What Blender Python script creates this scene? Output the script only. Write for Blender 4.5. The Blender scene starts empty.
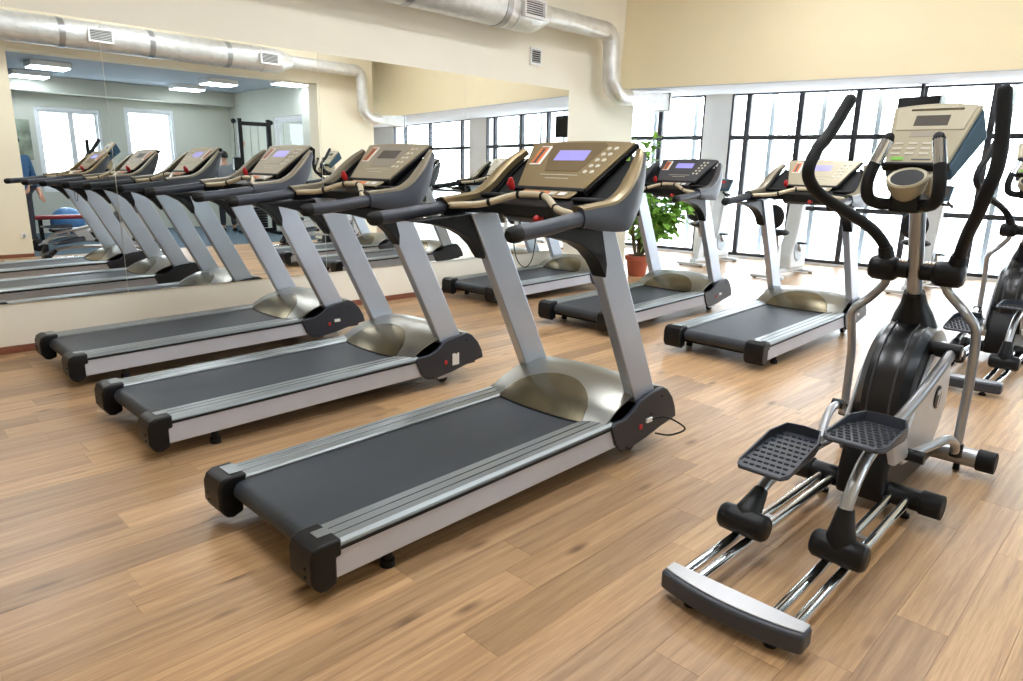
import bpy, bmesh, math, random
from mathutils import Vector, Matrix

random.seed(11)
scene = bpy.context.scene
COL = scene.collection
R = math.radians

# ------------------------------------------------------------------ camera
FPX = 693.48
yaw, pit, rol = R(44.221), R(13.933), R(1.389)
fw = Vector((math.cos(yaw)*math.cos(pit), math.sin(yaw)*math.cos(pit), -math.sin(pit)))
rt = Vector((math.sin(yaw), -math.cos(yaw), 0))
up = rt.cross(fw)
r2 = rt*math.cos(rol)+up*math.sin(rol)
u2 = -rt*math.sin(rol)+up*math.cos(rol)
cam_d = bpy.data.cameras.new('camera')
cam_d.sensor_width = 36.0
cam_d.lens = 36.0*FPX/1023.0
cam_d.clip_start = 0.05
cam_d.clip_end = 300
cam = bpy.data.objects.new('camera', cam_d)
COL.objects.link(cam)
m = Matrix((r2, u2, -fw)).transposed().to_4x4()
m.translation = (0, 0, 1.42)
cam.matrix_world = m
scene.camera = cam

# ------------------------------------------------------------------ world and exposure
world = bpy.data.worlds.new('overcast_sky')
scene.world = world
world.use_nodes = True
wn = world.node_tree
wn.nodes['Background'].inputs[0].default_value = (0.90, 0.95, 1.0, 1)
wn.nodes['Background'].inputs[1].default_value = 8.5
scene.view_settings.view_transform = 'Standard'
scene.view_settings.look = 'None'
scene.view_settings.gamma = 1.0
scene.view_settings.use_curve_mapping = False
scene.view_settings.exposure = 0.5
LAMP_FILL = 17.0
LAMP_BACK = 14.0
scene.cycles.use_denoising = True
scene.cycles.max_bounces = 10
scene.cycles.diffuse_bounces = 5
scene.cycles.glossy_bounces = 6
scene.cycles.transparent_max_bounces = 12
scene.cycles.sample_clamp_indirect = 8.0

# ------------------------------------------------------------------ materials
def lin(c):
    o = []
    for x in c:
        x = x/255.0
        o.append(x/12.92 if x <= .04045 else ((x+.055)/1.055)**2.4)
    return (*o, 1)

MATS = {}
def mat(name, col, rough=.5, metal=0.0, var=.06, scale=6.0, bump=0.0, bscale=80.0, coat=0.0, stretch=None, emit=None, estr=0, spec=.5):
    m = bpy.data.materials.new(name)
    m.use_nodes = True
    nt = m.node_tree
    b = nt.nodes['Principled BSDF']
    b.inputs['Roughness'].default_value = rough
    b.inputs['Metallic'].default_value = metal
    b.inputs['Specular IOR Level'].default_value = spec
    b.inputs['Coat Weight'].default_value = coat
    b.inputs['Coat Roughness'].default_value = .15
    tc = nt.nodes.new('ShaderNodeTexCoord')
    mp = nt.nodes.new('ShaderNodeMapping')
    nt.links.new(tc.outputs['Object'], mp.inputs[0])
    if stretch:
        mp.inputs['Scale'].default_value = stretch
    n = nt.nodes.new('ShaderNodeTexNoise')
    n.inputs['Scale'].default_value = scale
    n.inputs['Detail'].default_value = 4
    nt.links.new(mp.outputs[0], n.inputs[0])
    rp = nt.nodes.new('ShaderNodeValToRGB')
    c = lin(col)
    rp.color_ramp.elements[0].position = .3
    rp.color_ramp.elements[1].position = .7
    rp.color_ramp.elements[0].color = (*[max(0, x*(1-var)) for x in c[:3]], 1)
    rp.color_ramp.elements[1].color = (*[min(1, x*(1+var)) for x in c[:3]], 1)
    nt.links.new(n.outputs[0], rp.inputs[0])
    nt.links.new(rp.outputs[0], b.inputs['Base Color'])
    if bump:
        n2 = nt.nodes.new('ShaderNodeTexNoise')
        n2.inputs['Scale'].default_value = bscale
        n2.inputs['Detail'].default_value = 3
        nt.links.new(mp.outputs[0], n2.inputs[0])
        bp = nt.nodes.new('ShaderNodeBump')
        bp.inputs['Strength'].default_value = bump
        bp.inputs['Distance'].default_value = .01
        nt.links.new(n2.outputs[0], bp.inputs['Height'])
        nt.links.new(bp.outputs[0], b.inputs['Normal'])
    if emit:
        b.inputs['Emission Color'].default_value = lin(emit)
        b.inputs['Emission Strength'].default_value = estr
    MATS[name] = m
    return m

mat('wall_cream', (240, 234, 218), .85, var=.015, scale=2, bump=.03, bscale=150)
mat('wall_beige', (240, 226, 192), .85, var=.015, scale=2, bump=.03, bscale=150)
mat('wall_warm', (238, 228, 204), .85, var=.015, scale=2)
mat('wall_white', (226, 228, 228), .85, var=.015, scale=2)
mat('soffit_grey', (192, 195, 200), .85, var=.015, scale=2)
mat('wall_sage', (208, 210, 198), .85, var=.02, scale=2)
mat('ceiling_white', (232, 232, 228), .9, var=.01)
mat('ceiling_blue', (166, 176, 186), .9, var=.02)
mat('carpet_teal', (70, 88, 100), .95, var=.15, scale=40, bump=.2)
mat('baseboard', (134, 82, 62), .45, var=.15, scale=4, stretch=(1, 12, 12))
mat('frame_dark', (58, 60, 66), .4, .3)
mat('frame_pale', (176, 186, 196), .5)
mat('frame_white', (236, 238, 240), .5)
mat('duct', (222, 222, 220), .42, .6, var=.10, scale=9, bump=.5, bscale=26)
mat('grille_white', (232, 232, 230), .5)
mat('grille_dark', (48, 50, 52), .6)
mat('snow', (240, 243, 248), .9, var=.03, scale=.4)
mat('bark_pale', (150, 148, 150), .9, var=.2)
mat('silver_paint', (190, 198, 212), .34, .55, var=.03, bump=.02, bscale=300)
mat('panel_silver', (190, 192, 202), .45, .12, var=.03)
mat('rail_alu', (146, 152, 154), .36, .7, var=.015)
mat('hood_metal', (150, 149, 142), .30, .8, var=.08, scale=3, stretch=(1, .2, 1))
mat('scoop_metal', (116, 108, 88), .26, .85, var=.10, scale=2)
mat('cover_dark', (34, 39, 50), .45, 0, var=.05, bump=.03, bscale=250)
mat('plastic_slate', (54, 59, 70), .42, 0, var=.05, bump=.04, bscale=250)
mat('plastic_black', (13, 14, 17), .42, 0, spec=.32, var=.08, bump=.03, bscale=250)
mat('rubber_black', (16, 17, 19), .6, 0, spec=.32, var=.1, bump=.08, bscale=300)
mat('belt', (46, 52, 60), .5, 0, var=.16, scale=3, bump=.10, bscale=420, stretch=(.35, 1, 1))
mat('bronze', (150, 132, 98), .36, .55, var=.04)
mat('bezel_grey', (140, 132, 114), .42, .3, var=.03)
mat('bronze_dark', (122, 105, 76), .4, .5, var=.04)
mat('bronze_light', (166, 156, 132), .42, .25, var=.03)
mat('panel_dark', (74, 74, 78), .42, .1, var=.04)
mat('panel_grey', (158, 150, 136), .42, .25, var=.03)
mat('grip_cream', (206, 194, 168), .38, .35, var=.04)
mat('display_lilac', (120, 116, 176), .25, emit=(150, 144, 216), estr=.55, var=.03)
mat('display_off', (92, 88, 84), .15, var=.05)
mat('red', (196, 40, 44), .4, var=.05)
mat('orange', (214, 120, 64), .45, var=.08)
mat('white_label', (232, 230, 226), .5, var=.03)
mat('button', (206, 200, 184), .45, var=.04)
mat('green', (128, 196, 70), .45, var=.05)
mat('chrome', (226, 230, 236), .07, 1.0, var=.02)
mat('silver_tube', (176, 178, 182), .28, .8, var=.03)
mat('black_gloss', (16, 18, 22), .3, 0, var=.1, coat=.15)
mat('shell_silver', (188, 190, 194), .34, .5, var=.03)
mat('shell_blue', (54, 88, 110), .4, .1, var=.06)
mat('console_beige', (172, 163, 138), .42, .15, var=.03)
mat('console_light', (186, 178, 154), .45, .1, var=.03)
mat('bike_white', (206, 210, 212), .42, .05, var=.03)
mat('terracotta', (176, 92, 66), .75, var=.1, bump=.05)
mat('soil', (58, 44, 34), .95, var=.3, scale=40)
mat('leaf', (136, 188, 78), .5, var=.35, scale=9)
mat('stem', (104, 96, 66), .8, var=.2)
mat('skin', (206, 158, 132), .55, var=.04)
mat('hair_dark', (46, 36, 32), .6, var=.2)
mat('shirt_grey', (132, 136, 142), .8, var=.06)
mat('shirt_blue', (54, 96, 140), .8, var=.06)
mat('trousers', (48, 50, 58), .8, var=.06)
mat('pad_red', (150, 44, 52), .5, var=.06)
mat('ball_blue', (86, 140, 196), .4, var=.08)
mat('poster', (150, 160, 140), .6, var=.6, scale=3)
mat('lamp_fill', (240, 244, 248), .5, emit=(246, 250, 255), estr=LAMP_FILL)
mat('lamp_cool', (240, 244, 248), .5, emit=(235, 245, 255), estr=LAMP_BACK)

def mirror_mat():
    m = bpy.data.materials.new('mirror_silver'); m.use_nodes = True
    b = m.node_tree.nodes['Principled BSDF']
    b.inputs['Metallic'].default_value = 1
    b.inputs['Roughness'].default_value = 0
    b.inputs['Base Color'].default_value = (.90, .925, .915, 1)
    MATS['mirror'] = m
mirror_mat()

def glass_mat():
    m = bpy.data.materials.new('window_glass'); m.use_nodes = True
    nt = m.node_tree
    nt.nodes.remove(nt.nodes['Principled BSDF'])
    t = nt.nodes.new('ShaderNodeBsdfTransparent'); t.inputs[0].default_value = (.95, .97, .97, 1)
    g = nt.nodes.new('ShaderNodeBsdfGlossy'); g.inputs['Roughness'].default_value = .02
    mx = nt.nodes.new('ShaderNodeMixShader'); mx.inputs[0].default_value = .04
    nt.links.new(t.outputs[0], mx.inputs[1]); nt.links.new(g.outputs[0], mx.inputs[2])
    nt.links.new(mx.outputs[0], nt.nodes['Material Output'].inputs[0])
    MATS['glass'] = m
glass_mat()

def wood_mat():
    m = bpy.data.materials.new('oak_plank'); m.use_nodes = True
    nt = m.node_tree; N = nt.nodes; L = nt.links
    b = N['Principled BSDF']
    tc = N.new('ShaderNodeTexCoord'); oi = N.new('ShaderNodeObjectInfo'); ge = N.new('ShaderNodeNewGeometry')
    ad = N.new('ShaderNodeMath'); ad.operation = 'ADD'
    L.new(oi.outputs['Random'], ad.inputs[0]); L.new(ge.outputs['Random Per Island'], ad.inputs[1])
    frc = N.new('ShaderNodeMath'); frc.operation = 'FRACT'; L.new(ad.outputs[0], frc.inputs[0])
    mu = N.new('ShaderNodeMath'); mu.operation = 'MULTIPLY'; mu.inputs[1].default_value = 61.0; L.new(frc.outputs[0], mu.inputs[0])
    cb = N.new('ShaderNodeCombineXYZ'); L.new(mu.outputs[0], cb.inputs[0]); L.new(mu.outputs[0], cb.inputs[1])
    va = N.new('ShaderNodeVectorMath'); va.operation = 'ADD'
    L.new(tc.outputs['Object'], va.inputs[0]); L.new(cb.outputs[0], va.inputs[1])
    # long grain
    mp = N.new('ShaderNodeMapping'); mp.inputs['Scale'].default_value = (.9, 22, 1); L.new(va.outputs[0], mp.inputs[0])
    n1 = N.new('ShaderNodeTexNoise'); n1.inputs['Scale'].default_value = 1.6; n1.inputs['Detail'].default_value = 8; n1.inputs['Roughness'].default_value = .62; n1.inputs['Distortion'].default_value = .5
    L.new(mp.outputs[0], n1.inputs[0])
    mp2 = N.new('ShaderNodeMapping'); mp2.inputs['Scale'].default_value = (6, 130, 1); L.new(va.outputs[0], mp2.inputs[0])
    n2 = N.new('ShaderNodeTexNoise'); n2.inputs['Scale'].default_value = 1.5; n2.inputs['Detail'].default_value = 4
    L.new(mp2.outputs[0], n2.inputs[0])
    # knots
    mp3 = N.new('ShaderNodeMapping'); mp3.inputs['Scale'].default_value = (2.6, 8.5, 1); L.new(va.outputs[0], mp3.inputs[0])
    vo = N.new('ShaderNodeTexVoronoi'); vo.inputs['Scale'].default_value = .8; L.new(mp3.outputs[0], vo.inputs[0])
    kr = N.new('ShaderNodeValToRGB'); kr.color_ramp.elements[0].position = .02; kr.color_ramp.elements[1].position = .17
    kr.color_ramp.elements[0].color = (.30, .25, .21, 1); kr.color_ramp.elements[1].color = (1, 1, 1, 1)
    L.new(vo.outputs['Distance'], kr.inputs[0])
    cr = N.new('ShaderNodeValToRGB'); e = cr.color_ramp.elements
    e[0].position = .22; e[0].color = lin((142, 110, 80)); e[1].position = .80; e[1].color = lin((210, 177, 136))
    k = e.new(.5); k.color = lin((184, 149, 111))
    L.new(n1.outputs[0], cr.inputs[0])
    fr2 = N.new('ShaderNodeValToRGB'); fr2.color_ramp.elements[0].position = .3; fr2.color_ramp.elements[1].position = .65
    fr2.color_ramp.elements[0].color = (.87, .85, .83, 1); fr2.color_ramp.elements[1].color = (1.04, 1.04, 1.04, 1)
    L.new(n2.outputs[0], fr2.inputs[0])
    def mulc(a, bb):
        x = N.new('ShaderNodeMix'); x.data_type = 'RGBA'; x.blend_type = 'MULTIPLY'; x.inputs[0].default_value = 1
        L.new(a, x.inputs[6]); L.new(bb, x.inputs[7]); return x.outputs[2]
    c = mulc(mulc(cr.outputs[0], fr2.outputs[0]), kr.outputs[0])
    tone = N.new('ShaderNodeValToRGB'); tone.color_ramp.elements[0].color = (.74, .73, .73, 1); tone.color_ramp.elements[1].color = (1.20, 1.18, 1.13, 1)
    L.new(frc.outputs[0], tone.inputs[0])
    L.new(mulc(c, tone.outputs[0]), b.inputs['Base Color'])
    b.inputs['Roughness'].default_value = .36
    b.inputs['Specular IOR Level'].default_value = .45
    bp = N.new('ShaderNodeBump'); bp.inputs['Strength'].default_value = .08; bp.inputs['Distance'].default_value = .004
    L.new(n2.outputs[0], bp.inputs['Height']); L.new(bp.outputs[0], b.inputs['Normal'])
    MATS['wood'] = m
wood_mat()
mat('floor_joint', (120, 94, 72), .8)

# ------------------------------------------------------------------ mesh helpers
def catmull(pts, seg=6):
    P = [Vector(p) for p in pts]
    if len(P) < 3:
        return P
    out = []
    for i in range(len(P)-1):
        p0 = P[i-1] if i else P[0]*2-P[1]
        p1, p2 = P[i], P[i+1]
        p3 = P[i+2] if i+2 < len(P) else P[-1]*2-P[-2]
        for k in range(seg):
            t = k/seg
            out.append(.5*((2*p1)+(-p0+p2)*t+(2*p0-5*p1+4*p2-p3)*t*t+(-p0+3*p1-3*p2+p3)*t**3))
    out.append(P[-1])
    return out

class MB:
    def __init__(self, xf=None):
        self.v = []; self.f = []; self.xf = xf or Matrix()
    def add(self, vs, fs):
        o = len(self.v)
        self.v += [tuple(self.xf @ Vector(p)) for p in vs]
        self.f += [tuple(i+o for i in f) for f in fs]
        return self
    def box(self, x0, x1, y0, y1, z0, z1):
        vs = [(x, y, z) for z in (z0, z1) for y in (y0, y1) for x in (x0, x1)]
        return self.add(vs, [(0, 2, 3, 1), (4, 5, 7, 6), (0, 1, 5, 4), (2, 6, 7, 3), (0, 4, 6, 2), (1, 3, 7, 5)])
    def hexa(self, lo, hi):
        """lo, hi: four corner points each (same winding)"""
        return self.add(list(lo)+list(hi), [(3, 2, 1, 0), (4, 5, 6, 7)]+[(i, (i+1) % 4, (i+1) % 4+4, i+4) for i in range(4)])
    def prism(self, poly, a, b, axis='y'):
        n = len(poly)
        def pt(p, w):
            if axis == 'y': return (p[0], w, p[1])
            if axis == 'x': return (w, p[0], p[1])
            return (p[0], p[1], w)
        vs = [pt(p, a) for p in poly]+[pt(p, b) for p in poly]
        return self.add(vs, [tuple(range(n)), tuple(range(2*n-1, n-1, -1))]+[(i, i+n, (i+1) % n+n, (i+1) % n) for i in range(n)])
    def tube(self, path, r, n=12, smooth=0, caps=True, flat=1.0, roundend=False):
        P = catmull(path, smooth) if smooth else [Vector(p) for p in path]
        rs = r if isinstance(r, (list, tuple)) else [r]*len(P)
        if len(rs) != len(P):
            k = len(rs); rs2 = []
            for i in range(len(P)):
                t = i/(len(P)-1)*(k-1); j = min(int(t), k-2); rs2.append(rs[j]+(rs[j+1]-rs[j])*(t-j))
            rs = rs2
        if roundend:
            def ext(p, d, rr):
                return [(p+d*rr*.5, rr*.86), (p+d*rr*.85, rr*.5)]
            d0 = (P[0]-P[1]).normalized(); d1 = (P[-1]-P[-2]).normalized()
            a = ext(P[0], d0, rs[0]); b = ext(P[-1], d1, rs[-1])
            P = [a[1][0], a[0][0]]+P+[b[0][0], b[1][0]]
            rs = [a[1][1], a[0][1]]+list(rs)+[b[0][1], b[1][1]]
        T = []
        for i in range(len(P)):
            d = P[min(i+1, len(P)-1)]-P[max(i-1, 0)]
            T.append(d.normalized())
        ref = Vector((0, 0, 1)) if abs(T[0].z) < .9 else Vector((0, 1, 0))
        nrm = (ref-T[0]*ref.dot(T[0])).normalized()
        vs = []; fs = []
        for i, p in enumerate(P):
            if i:
                nrm = (nrm-T[i]*nrm.dot(T[i]))
                nrm = nrm.normalized() if nrm.length > 1e-6 else Vector((0, 1, 0))
            bn = T[i].cross(nrm)
            for k in range(n):
                a = 2*math.pi*k/n
                vs.append(p+nrm*math.cos(a)*rs[i]*flat+bn*math.sin(a)*rs[i])
        for i in range(len(P)-1):
            for k in range(n):
                fs.append((i*n+k, i*n+(k+1) % n, (i+1)*n+(k+1) % n, (i+1)*n+k))
        if caps:
            fs.append(tuple(range(n-1, -1, -1))); fs.append(tuple((len(P)-1)*n+k for k in range(n)))
        return self.add(vs, fs)
    def cyl(self, a, b, r, r1=None, n=16):
        return self.tube([a, b], [r, r if r1 is None else r1], n)
    def lathe(self, prof, c=(0, 0, 0), axis='z', n=28):
        """prof: (radius, along)"""
        vs = []; fs = []
        for (r, h) in prof:
            for k in range(n):
                a = 2*math.pi*k/n; x, y = r*math.cos(a), r*math.sin(a)
                p = {'z': (x, y, h), 'y': (x, h, y), 'x': (h, x, y)}[axis]
                vs.append((p[0]+c[0], p[1]+c[1], p[2]+c[2]))
        for i in range(len(prof)-1):
            for k in range(n):
                fs.append((i*n+k, i*n+(k+1) % n, (i+1)*n+(k+1) % n, (i+1)*n+k))
        if prof[0][0] > 1e-5: fs.append(tuple(range(n)))
        if prof[-1][0] > 1e-5: fs.append(tuple((len(prof)-1)*n+k for k in range(n)))
        return self.add(vs, fs)
    def ball(self, c, r, n=16):
        rx, ry, rz = (r, r, r) if not isinstance(r, (tuple, list)) else r
        vs = []; fs = []; h = n//2
        for i in range(h+1):
            t = math.pi*i/h
            for k in range(n):
                a = 2*math.pi*k/n
                vs.append((c[0]+rx*math.sin(t)*math.cos(a), c[1]+ry*math.sin(t)*math.sin(a), c[2]+rz*math.cos(t)))
        for i in range(h):
            for k in range(n):
                fs.append((i*n+k, i*n+(k+1) % n, (i+1)*n+(k+1) % n, (i+1)*n+k))
        return self.add(vs, fs)
    def sheet(self, fn, ni, nj, th):
        """fn(i/ni, j/nj) -> point; closed slab dropped by vector th"""
        th = Vector(th); top = [Vector(fn(i/ni, j/nj)) for i in range(ni+1) for j in range(nj+1)]
        k = len(top); vs = top+[p+th for p in top]; fs = []
        w = nj+1
        for i in range(ni):
            for j in range(nj):
                q = (i*w+j, i*w+j+1, (i+1)*w+j+1, (i+1)*w+j)
                fs.append(q); fs.append(tuple(x+k for x in reversed(q)))
        def edge(a, b): fs.append((a, b, b+k, a+k))
        for i in range(ni): edge(i*w, (i+1)*w); edge((i+1)*w+nj, i*w+nj)
        for j in range(nj): edge(j+1, j); edge(ni*w+j, ni*w+j+1)
        return self.add(vs, fs)
    def build(self, name, mt, parent=None, bevel=0.0, seg=2, angle=38, flat=False):
        me = bpy.data.meshes.new(name)
        me.from_pydata(self.v, [], self.f)
        bm = bmesh.new(); bm.from_mesh(me)
        bmesh.ops.remove_doubles(bm, verts=bm.verts, dist=1e-6)
        bmesh.ops.recalc_face_normals(bm, faces=bm.faces)
        bm.to_mesh(me); bm.free()
        if not flat:
            for p in me.polygons: p.use_smooth = True
            me.set_sharp_from_angle(angle=R(angle))
        me.materials.append(MATS[mt])
        o = bpy.data.objects.new(name, me); COL.objects.link(o)
        if parent: o.parent = parent
        if bevel:
            md = o.modifiers.new('bevel', 'BEVEL'); md.width = bevel; md.segments = seg; md.limit_method = 'ANGLE'; md.angle_limit = R(40)
            md.harden_normals = False
        return o

def frame(o, x, y):
    """matrix with origin o, local x and y directions"""
    x = Vector(x).normalized(); y = Vector(y); y = (y-x*y.dot(x)).normalized(); z = x.cross(y)
    m = Matrix((x, y, z)).transposed().to_4x4(); m.translation = o
    return m

def tag(o, label, cat, group=None):
    o['label'] = label; o['category'] = cat
    if group: o['group'] = group
    return o
def thing(name, label, cat, loc=(0, 0, 0), rz=0, group=None):
    o = bpy.data.objects.new(name, None); COL.objects.link(o)
    o.location = loc; o.rotation_euler = (0, 0, rz); o.empty_display_size = .1
    return tag(o, label, cat, group)
def struct(o):
    o['kind'] = 'structure'; return o
def dup(root, loc, rz, label):
    r = root.copy(); COL.objects.link(r); r.location = loc; r.rotation_euler = (0, 0, rz); r['label'] = label
    for ch in list(root.children):
        c = ch.copy(); COL.objects.link(c); c.parent = r
        for g in list(ch.children):
            d = g.copy(); COL.objects.link(d); d.parent = c
    return r

# ------------------------------------------------------------------ room shell
M = 6.12                      # mirror wall plane (y)
OPP = -0.60                   # opposite wall plane (y)
PS = R(8.5)                   # window wall leans away from square
P0 = Vector((11.43, M, 0))
WD = Vector((math.sin(PS), -math.cos(PS), 0))     # along the window wall, to the right
WN = Vector((-math.cos(PS), -math.sin(PS), 0))    # out of the window wall, into the room
def wx(y): return P0.x+(M-y)*math.tan(PS)
CEIL = 4.3

floor = MB()
floor.add([(-3.5, OPP, -.008), (wx(OPP)+.05, OPP, -.008), (wx(8.6)+.05, 8.6, -.008), (-3.5, 8.6, -.008),
           (-3.5, OPP, -.1), (wx(OPP)+.05, OPP, -.1), (wx(8.6)+.05, 8.6, -.1), (-3.5, 8.6, -.1)],
          [(0, 1, 2, 3), (7, 6, 5, 4), (0, 4, 5, 1), (1, 5, 6, 2), (2, 6, 7, 3), (3, 7, 4, 0)])
FLOOR = struct(floor.build('floor', 'floor_joint', flat=True))

def project(p):
    d = Vector(p)-Vector((0, 0, 1.42)); w = d.dot(fw)
    if w < .05: return None
    return 511.5+FPX*d.dot(r2)/w, 340.5-FPX*d.dot(u2)/w, w

PW, PL = .155, 1.22
planks = []
row = 0; y = OPP
while y < 8.58:
    y1 = min(y+PW, 8.6)
    x = -3.5-random.random()*PL
    xe = wx((y+y1)/2)-.06
    if y >= M-.02: x = 8.72-random.random()*PL*.7
    while x < xe-.03:
        x1 = min(x+PL, xe); x0 = max(x, -3.5 if y < M-.02 else 8.72)
        if x1-x0 > .03: planks.append((x0, x1, y, y1))
        x = x1
    y = y1; row += 1
def pscore(p):
    # how large the plank shows in the picture
    best = 0
    for k in range(5):
        q = project((p[0]+(p[1]-p[0])*k/4, (p[2]+p[3])/2, 0))
        if q and -20 < q[0] < 1043 and q[1] < 700 and q[2] > .3:
            best += 1.0/q[2]**3
    return best*(p[1]-p[0])
planks.sort(key=pscore, reverse=True)
G = .00025
pm = {}
def plank_vs(l, w):
    t = 0.0; b = -.009; c = .0007
    return [(0, 0, b), (l, 0, b), (l, w, b), (0, w, b), (0, 0, t-c), (l, 0, t-c), (l, w, t-c), (0, w, t-c),
            (c, c, t), (l-c, c, t), (l-c, w-c, t), (c, w-c, t)]
PF = [(0, 3, 2, 1)]+[(i, (i+1) % 4, (i+1) % 4+4, i+4) for i in range(4)]+[(i+4, (i+1) % 4+4, (i+1) % 4+8, i+8) for i in range(4)]+[(8, 9, 10, 11)]
for i, (x0, x1, ya, yb) in enumerate(planks[:300]):
    key = (round(x1-x0, 2), round(yb-ya, 3))
    if key not in pm:
        o = MB().add(plank_vs(key[0]-2*G, key[1]-2*G), PF).build('plank', 'wood', FLOOR, flat=True)
        pm[key] = o.data
    else:
        o = bpy.data.objects.new('plank', pm[key]); COL.objects.link(o); o.parent = FLOOR
    o.location = (x0+G, ya+G, 0)
rest = MB()
for (x0, x1, ya, yb) in planks[300:]:
    rest.add([(a+x0+G, b+ya+G, c) for a, b, c in plank_vs(x1-x0-2*G, yb-ya-2*G)], PF)
o = rest.build('plank_field', 'wood', FLOOR, flat=True); o['kind'] = 'stuff'

def wallbox(name, mt, *a):
    return struct(MB().box(*a).build(name, mt, flat=True))

# mirror wall, with its short white end beyond the duct
XE = 8.69
wallbox('wall_mirror_side', 'wall_cream', -3.5, XE, M, M+.30, -.1, CEIL)
struct(MB().box(-3.5, XE, M-.014, M, 0, .055).build('baseboard_mirror_side', 'baseboard', bevel=.004))
wallbox('wall_alcove', 'wall_white', XE-.3, wx(8.6)+.4, 8.6, 8.8, -.1, CEIL)
wallbox('wall_alcove_side', 'wall_white', XE-.3, XE-.001, M+.30, 8.6, -.1, CEIL)
wallbox('wall_behind', 'wall_cream', -3.7, -3.5, -5.6, 8.8, -.1, CEIL)
wallbox('ceiling', 'ceiling_white', -3.7, 14.2, -8.2, 8.8, CEIL, CEIL+.15)
# opposite wall with the wide opening to the second room
OX0, OX1, OZ, OT = 2.50, 7.55, 3.03, .34
XO = 8.85
o = MB()
o.box(-3.5, OX0, OPP-OT, OPP, -.1, CEIL); o.box(OX1, XO, OPP-OT, OPP, -.1, CEIL); o.box(OX0, OX1, OPP-OT, OPP, OZ, CEIL)
struct(o.build('wall_opposite', 'wall_warm', flat=True))
o = MB(); o.box(-3.5, OX0, OPP, OPP+.014, 0, .055); o.box(OX1, XO, OPP, OPP+.014, 0, .055)
struct(o.build('baseboard_opposite', 'baseboard', bevel=.004))

# window wall: bulkhead, soffit, sloping upper wall
SOF, BK, CR = 2.75, 3.056, 2.91
SFR = 2.515                   # lower edge of the bulkhead; the soffit rises from it to the window head
def wp(s, off, z): return P0+WD*s+WN*off+Vector((0, 0, z))
SA, SB = -2.7, 14.5
b = MB(); b.hexa([wp(SA, -.3, SOF+.012), wp(SB, -.3, SOF+.012), wp(SB, BK, SFR+.012), wp(SA, BK, SFR+.012)],
                 [wp(SA, -.3, CR), wp(SB, -.3, CR), wp(SB, BK, CR), wp(SA, BK, CR)])
struct(b.build('wall_bulkhead', 'wall_beige', flat=True))
b = MB(); b.hexa([wp(SA, -.3, CR), wp(SB, -.3, CR), wp(SB, BK-.015, CR), wp(SA, BK-.015, CR)],
                 [wp(SA, -.3, CEIL), wp(SB, -.3, CEIL), wp(SB, BK-.05, CEIL), wp(SA, BK-.05, CEIL)])
struct(b.build('wall_window_upper', 'wall_beige', flat=True))
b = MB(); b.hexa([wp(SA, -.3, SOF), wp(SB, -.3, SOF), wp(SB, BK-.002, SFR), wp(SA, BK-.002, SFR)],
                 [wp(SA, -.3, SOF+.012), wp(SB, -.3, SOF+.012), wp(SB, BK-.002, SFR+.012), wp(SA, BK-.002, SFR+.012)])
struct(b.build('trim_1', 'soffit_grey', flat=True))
# white pier between the two windows
b = MB(); b.hexa([wp(-.38, -.25, 0), wp(.08, -.25, 0), wp(.08, .03, 0), wp(-.38, .03, 0)], [wp(-.38, -.25, SOF), wp(.08, -.25, SOF), wp(.08, .03, SOF), wp(-.38, .03, SOF)])
struct(b.build('wall_pier', 'wall_white', flat=True))
b = MB(); b.hexa([wp(7.15, -.25, 0), wp(7.88, -.25, 0), wp(7.88, .03, 0), wp(7.15, .03, 0)], [wp(7.15, -.25, SOF), wp(7.88, -.25, SOF), wp(7.88, .03, SOF), wp(7.15, .03, SOF)])
struct(b.build('wall_pier_right', 'wall_white', flat=True))
struct(MB().box(XO-.3, 14.2, -8.2, -8.0, -.1, CEIL).build('wall_far_right', 'wall_white', flat=True))
struct(MB().box(XO-.3, XO-.001, -8.0, OPP-OT, -.1, CEIL).build('wall_far_side', 'wall_white', flat=True))
struct(MB().box(XO-.3, 14.0, -8.0, OPP, -.1, -.0005).build('floor_far', 'wood', flat=True))
b = MB(); b.hexa([wp(SA, -.3, -.1), wp(SB, -.3, -.1), wp(SB, .02, -.1), wp(SA, .02, -.1)], [wp(SA, -.3, .035), wp(SB, -.3, .035), wp(SB, .02, .035), wp(SA, .02, .035)])
struct(b.build('trim_2', 'frame_white', flat=True))

def wbar(mb, s0, s1, z0, z1, o0=-.05, o1=.02):
    mb.hexa([wp(s0, o0, z0), wp(s1, o0, z0), wp(s1, o1, z0), wp(s0, o1, z0)], [wp(s0, o0, z1), wp(s1, o0, z1), wp(s1, o1, z1), wp(s0, o1, z1)])

def window(name, s0, s1, mull, trans, low_from=None):
    """dark steel frame with every bar and pane as a piece of its own"""
    e = MB(); ft = .05
    wbar(e, s0, s1, .035, .035+ft); wbar(e, s0, s1, SOF-.012-.035, SOF-.012)
    wbar(e, s0, s0+ft*.7, .035+ft, SOF-.047); wbar(e, s1-ft*.7, s1, .035+ft, SOF-.047)
    root = struct(e.build(name, 'frame_dark'))
    for s in mull:
        mb = MB(); wbar(mb, s-.04, s+.04, .085, SOF-.047, -.055, .03); mb.build('mullion', 'frame_dark', root)
    for z in trans:
        mb = MB(); wbar(mb, (low_from if (z < 1.5 and low_from is not None) else s0+.03), s1-.03, z-.036, z+.036, -.05, .024); mb.build('transom', 'frame_dark', root)
    xs = [s0]+list(mull)+[s1]
    for a, c in zip(xs, xs[1:]):
        zs = [.06]+[z for z in trans if not (z < 1.5 and low_from is not None and c <= low_from+.01)]+[SOF-.03]
        for za, zb in zip(zs, zs[1:]):
            mb = MB(); wbar(mb, a+.012, c-.012, za+.012, zb-.012, -.022, -.014); mb.build('pane', 'glass', root, flat=True)
    return root
window('window_1', -2.68, -.38, [-1.20], [.90, 2.02])
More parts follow.
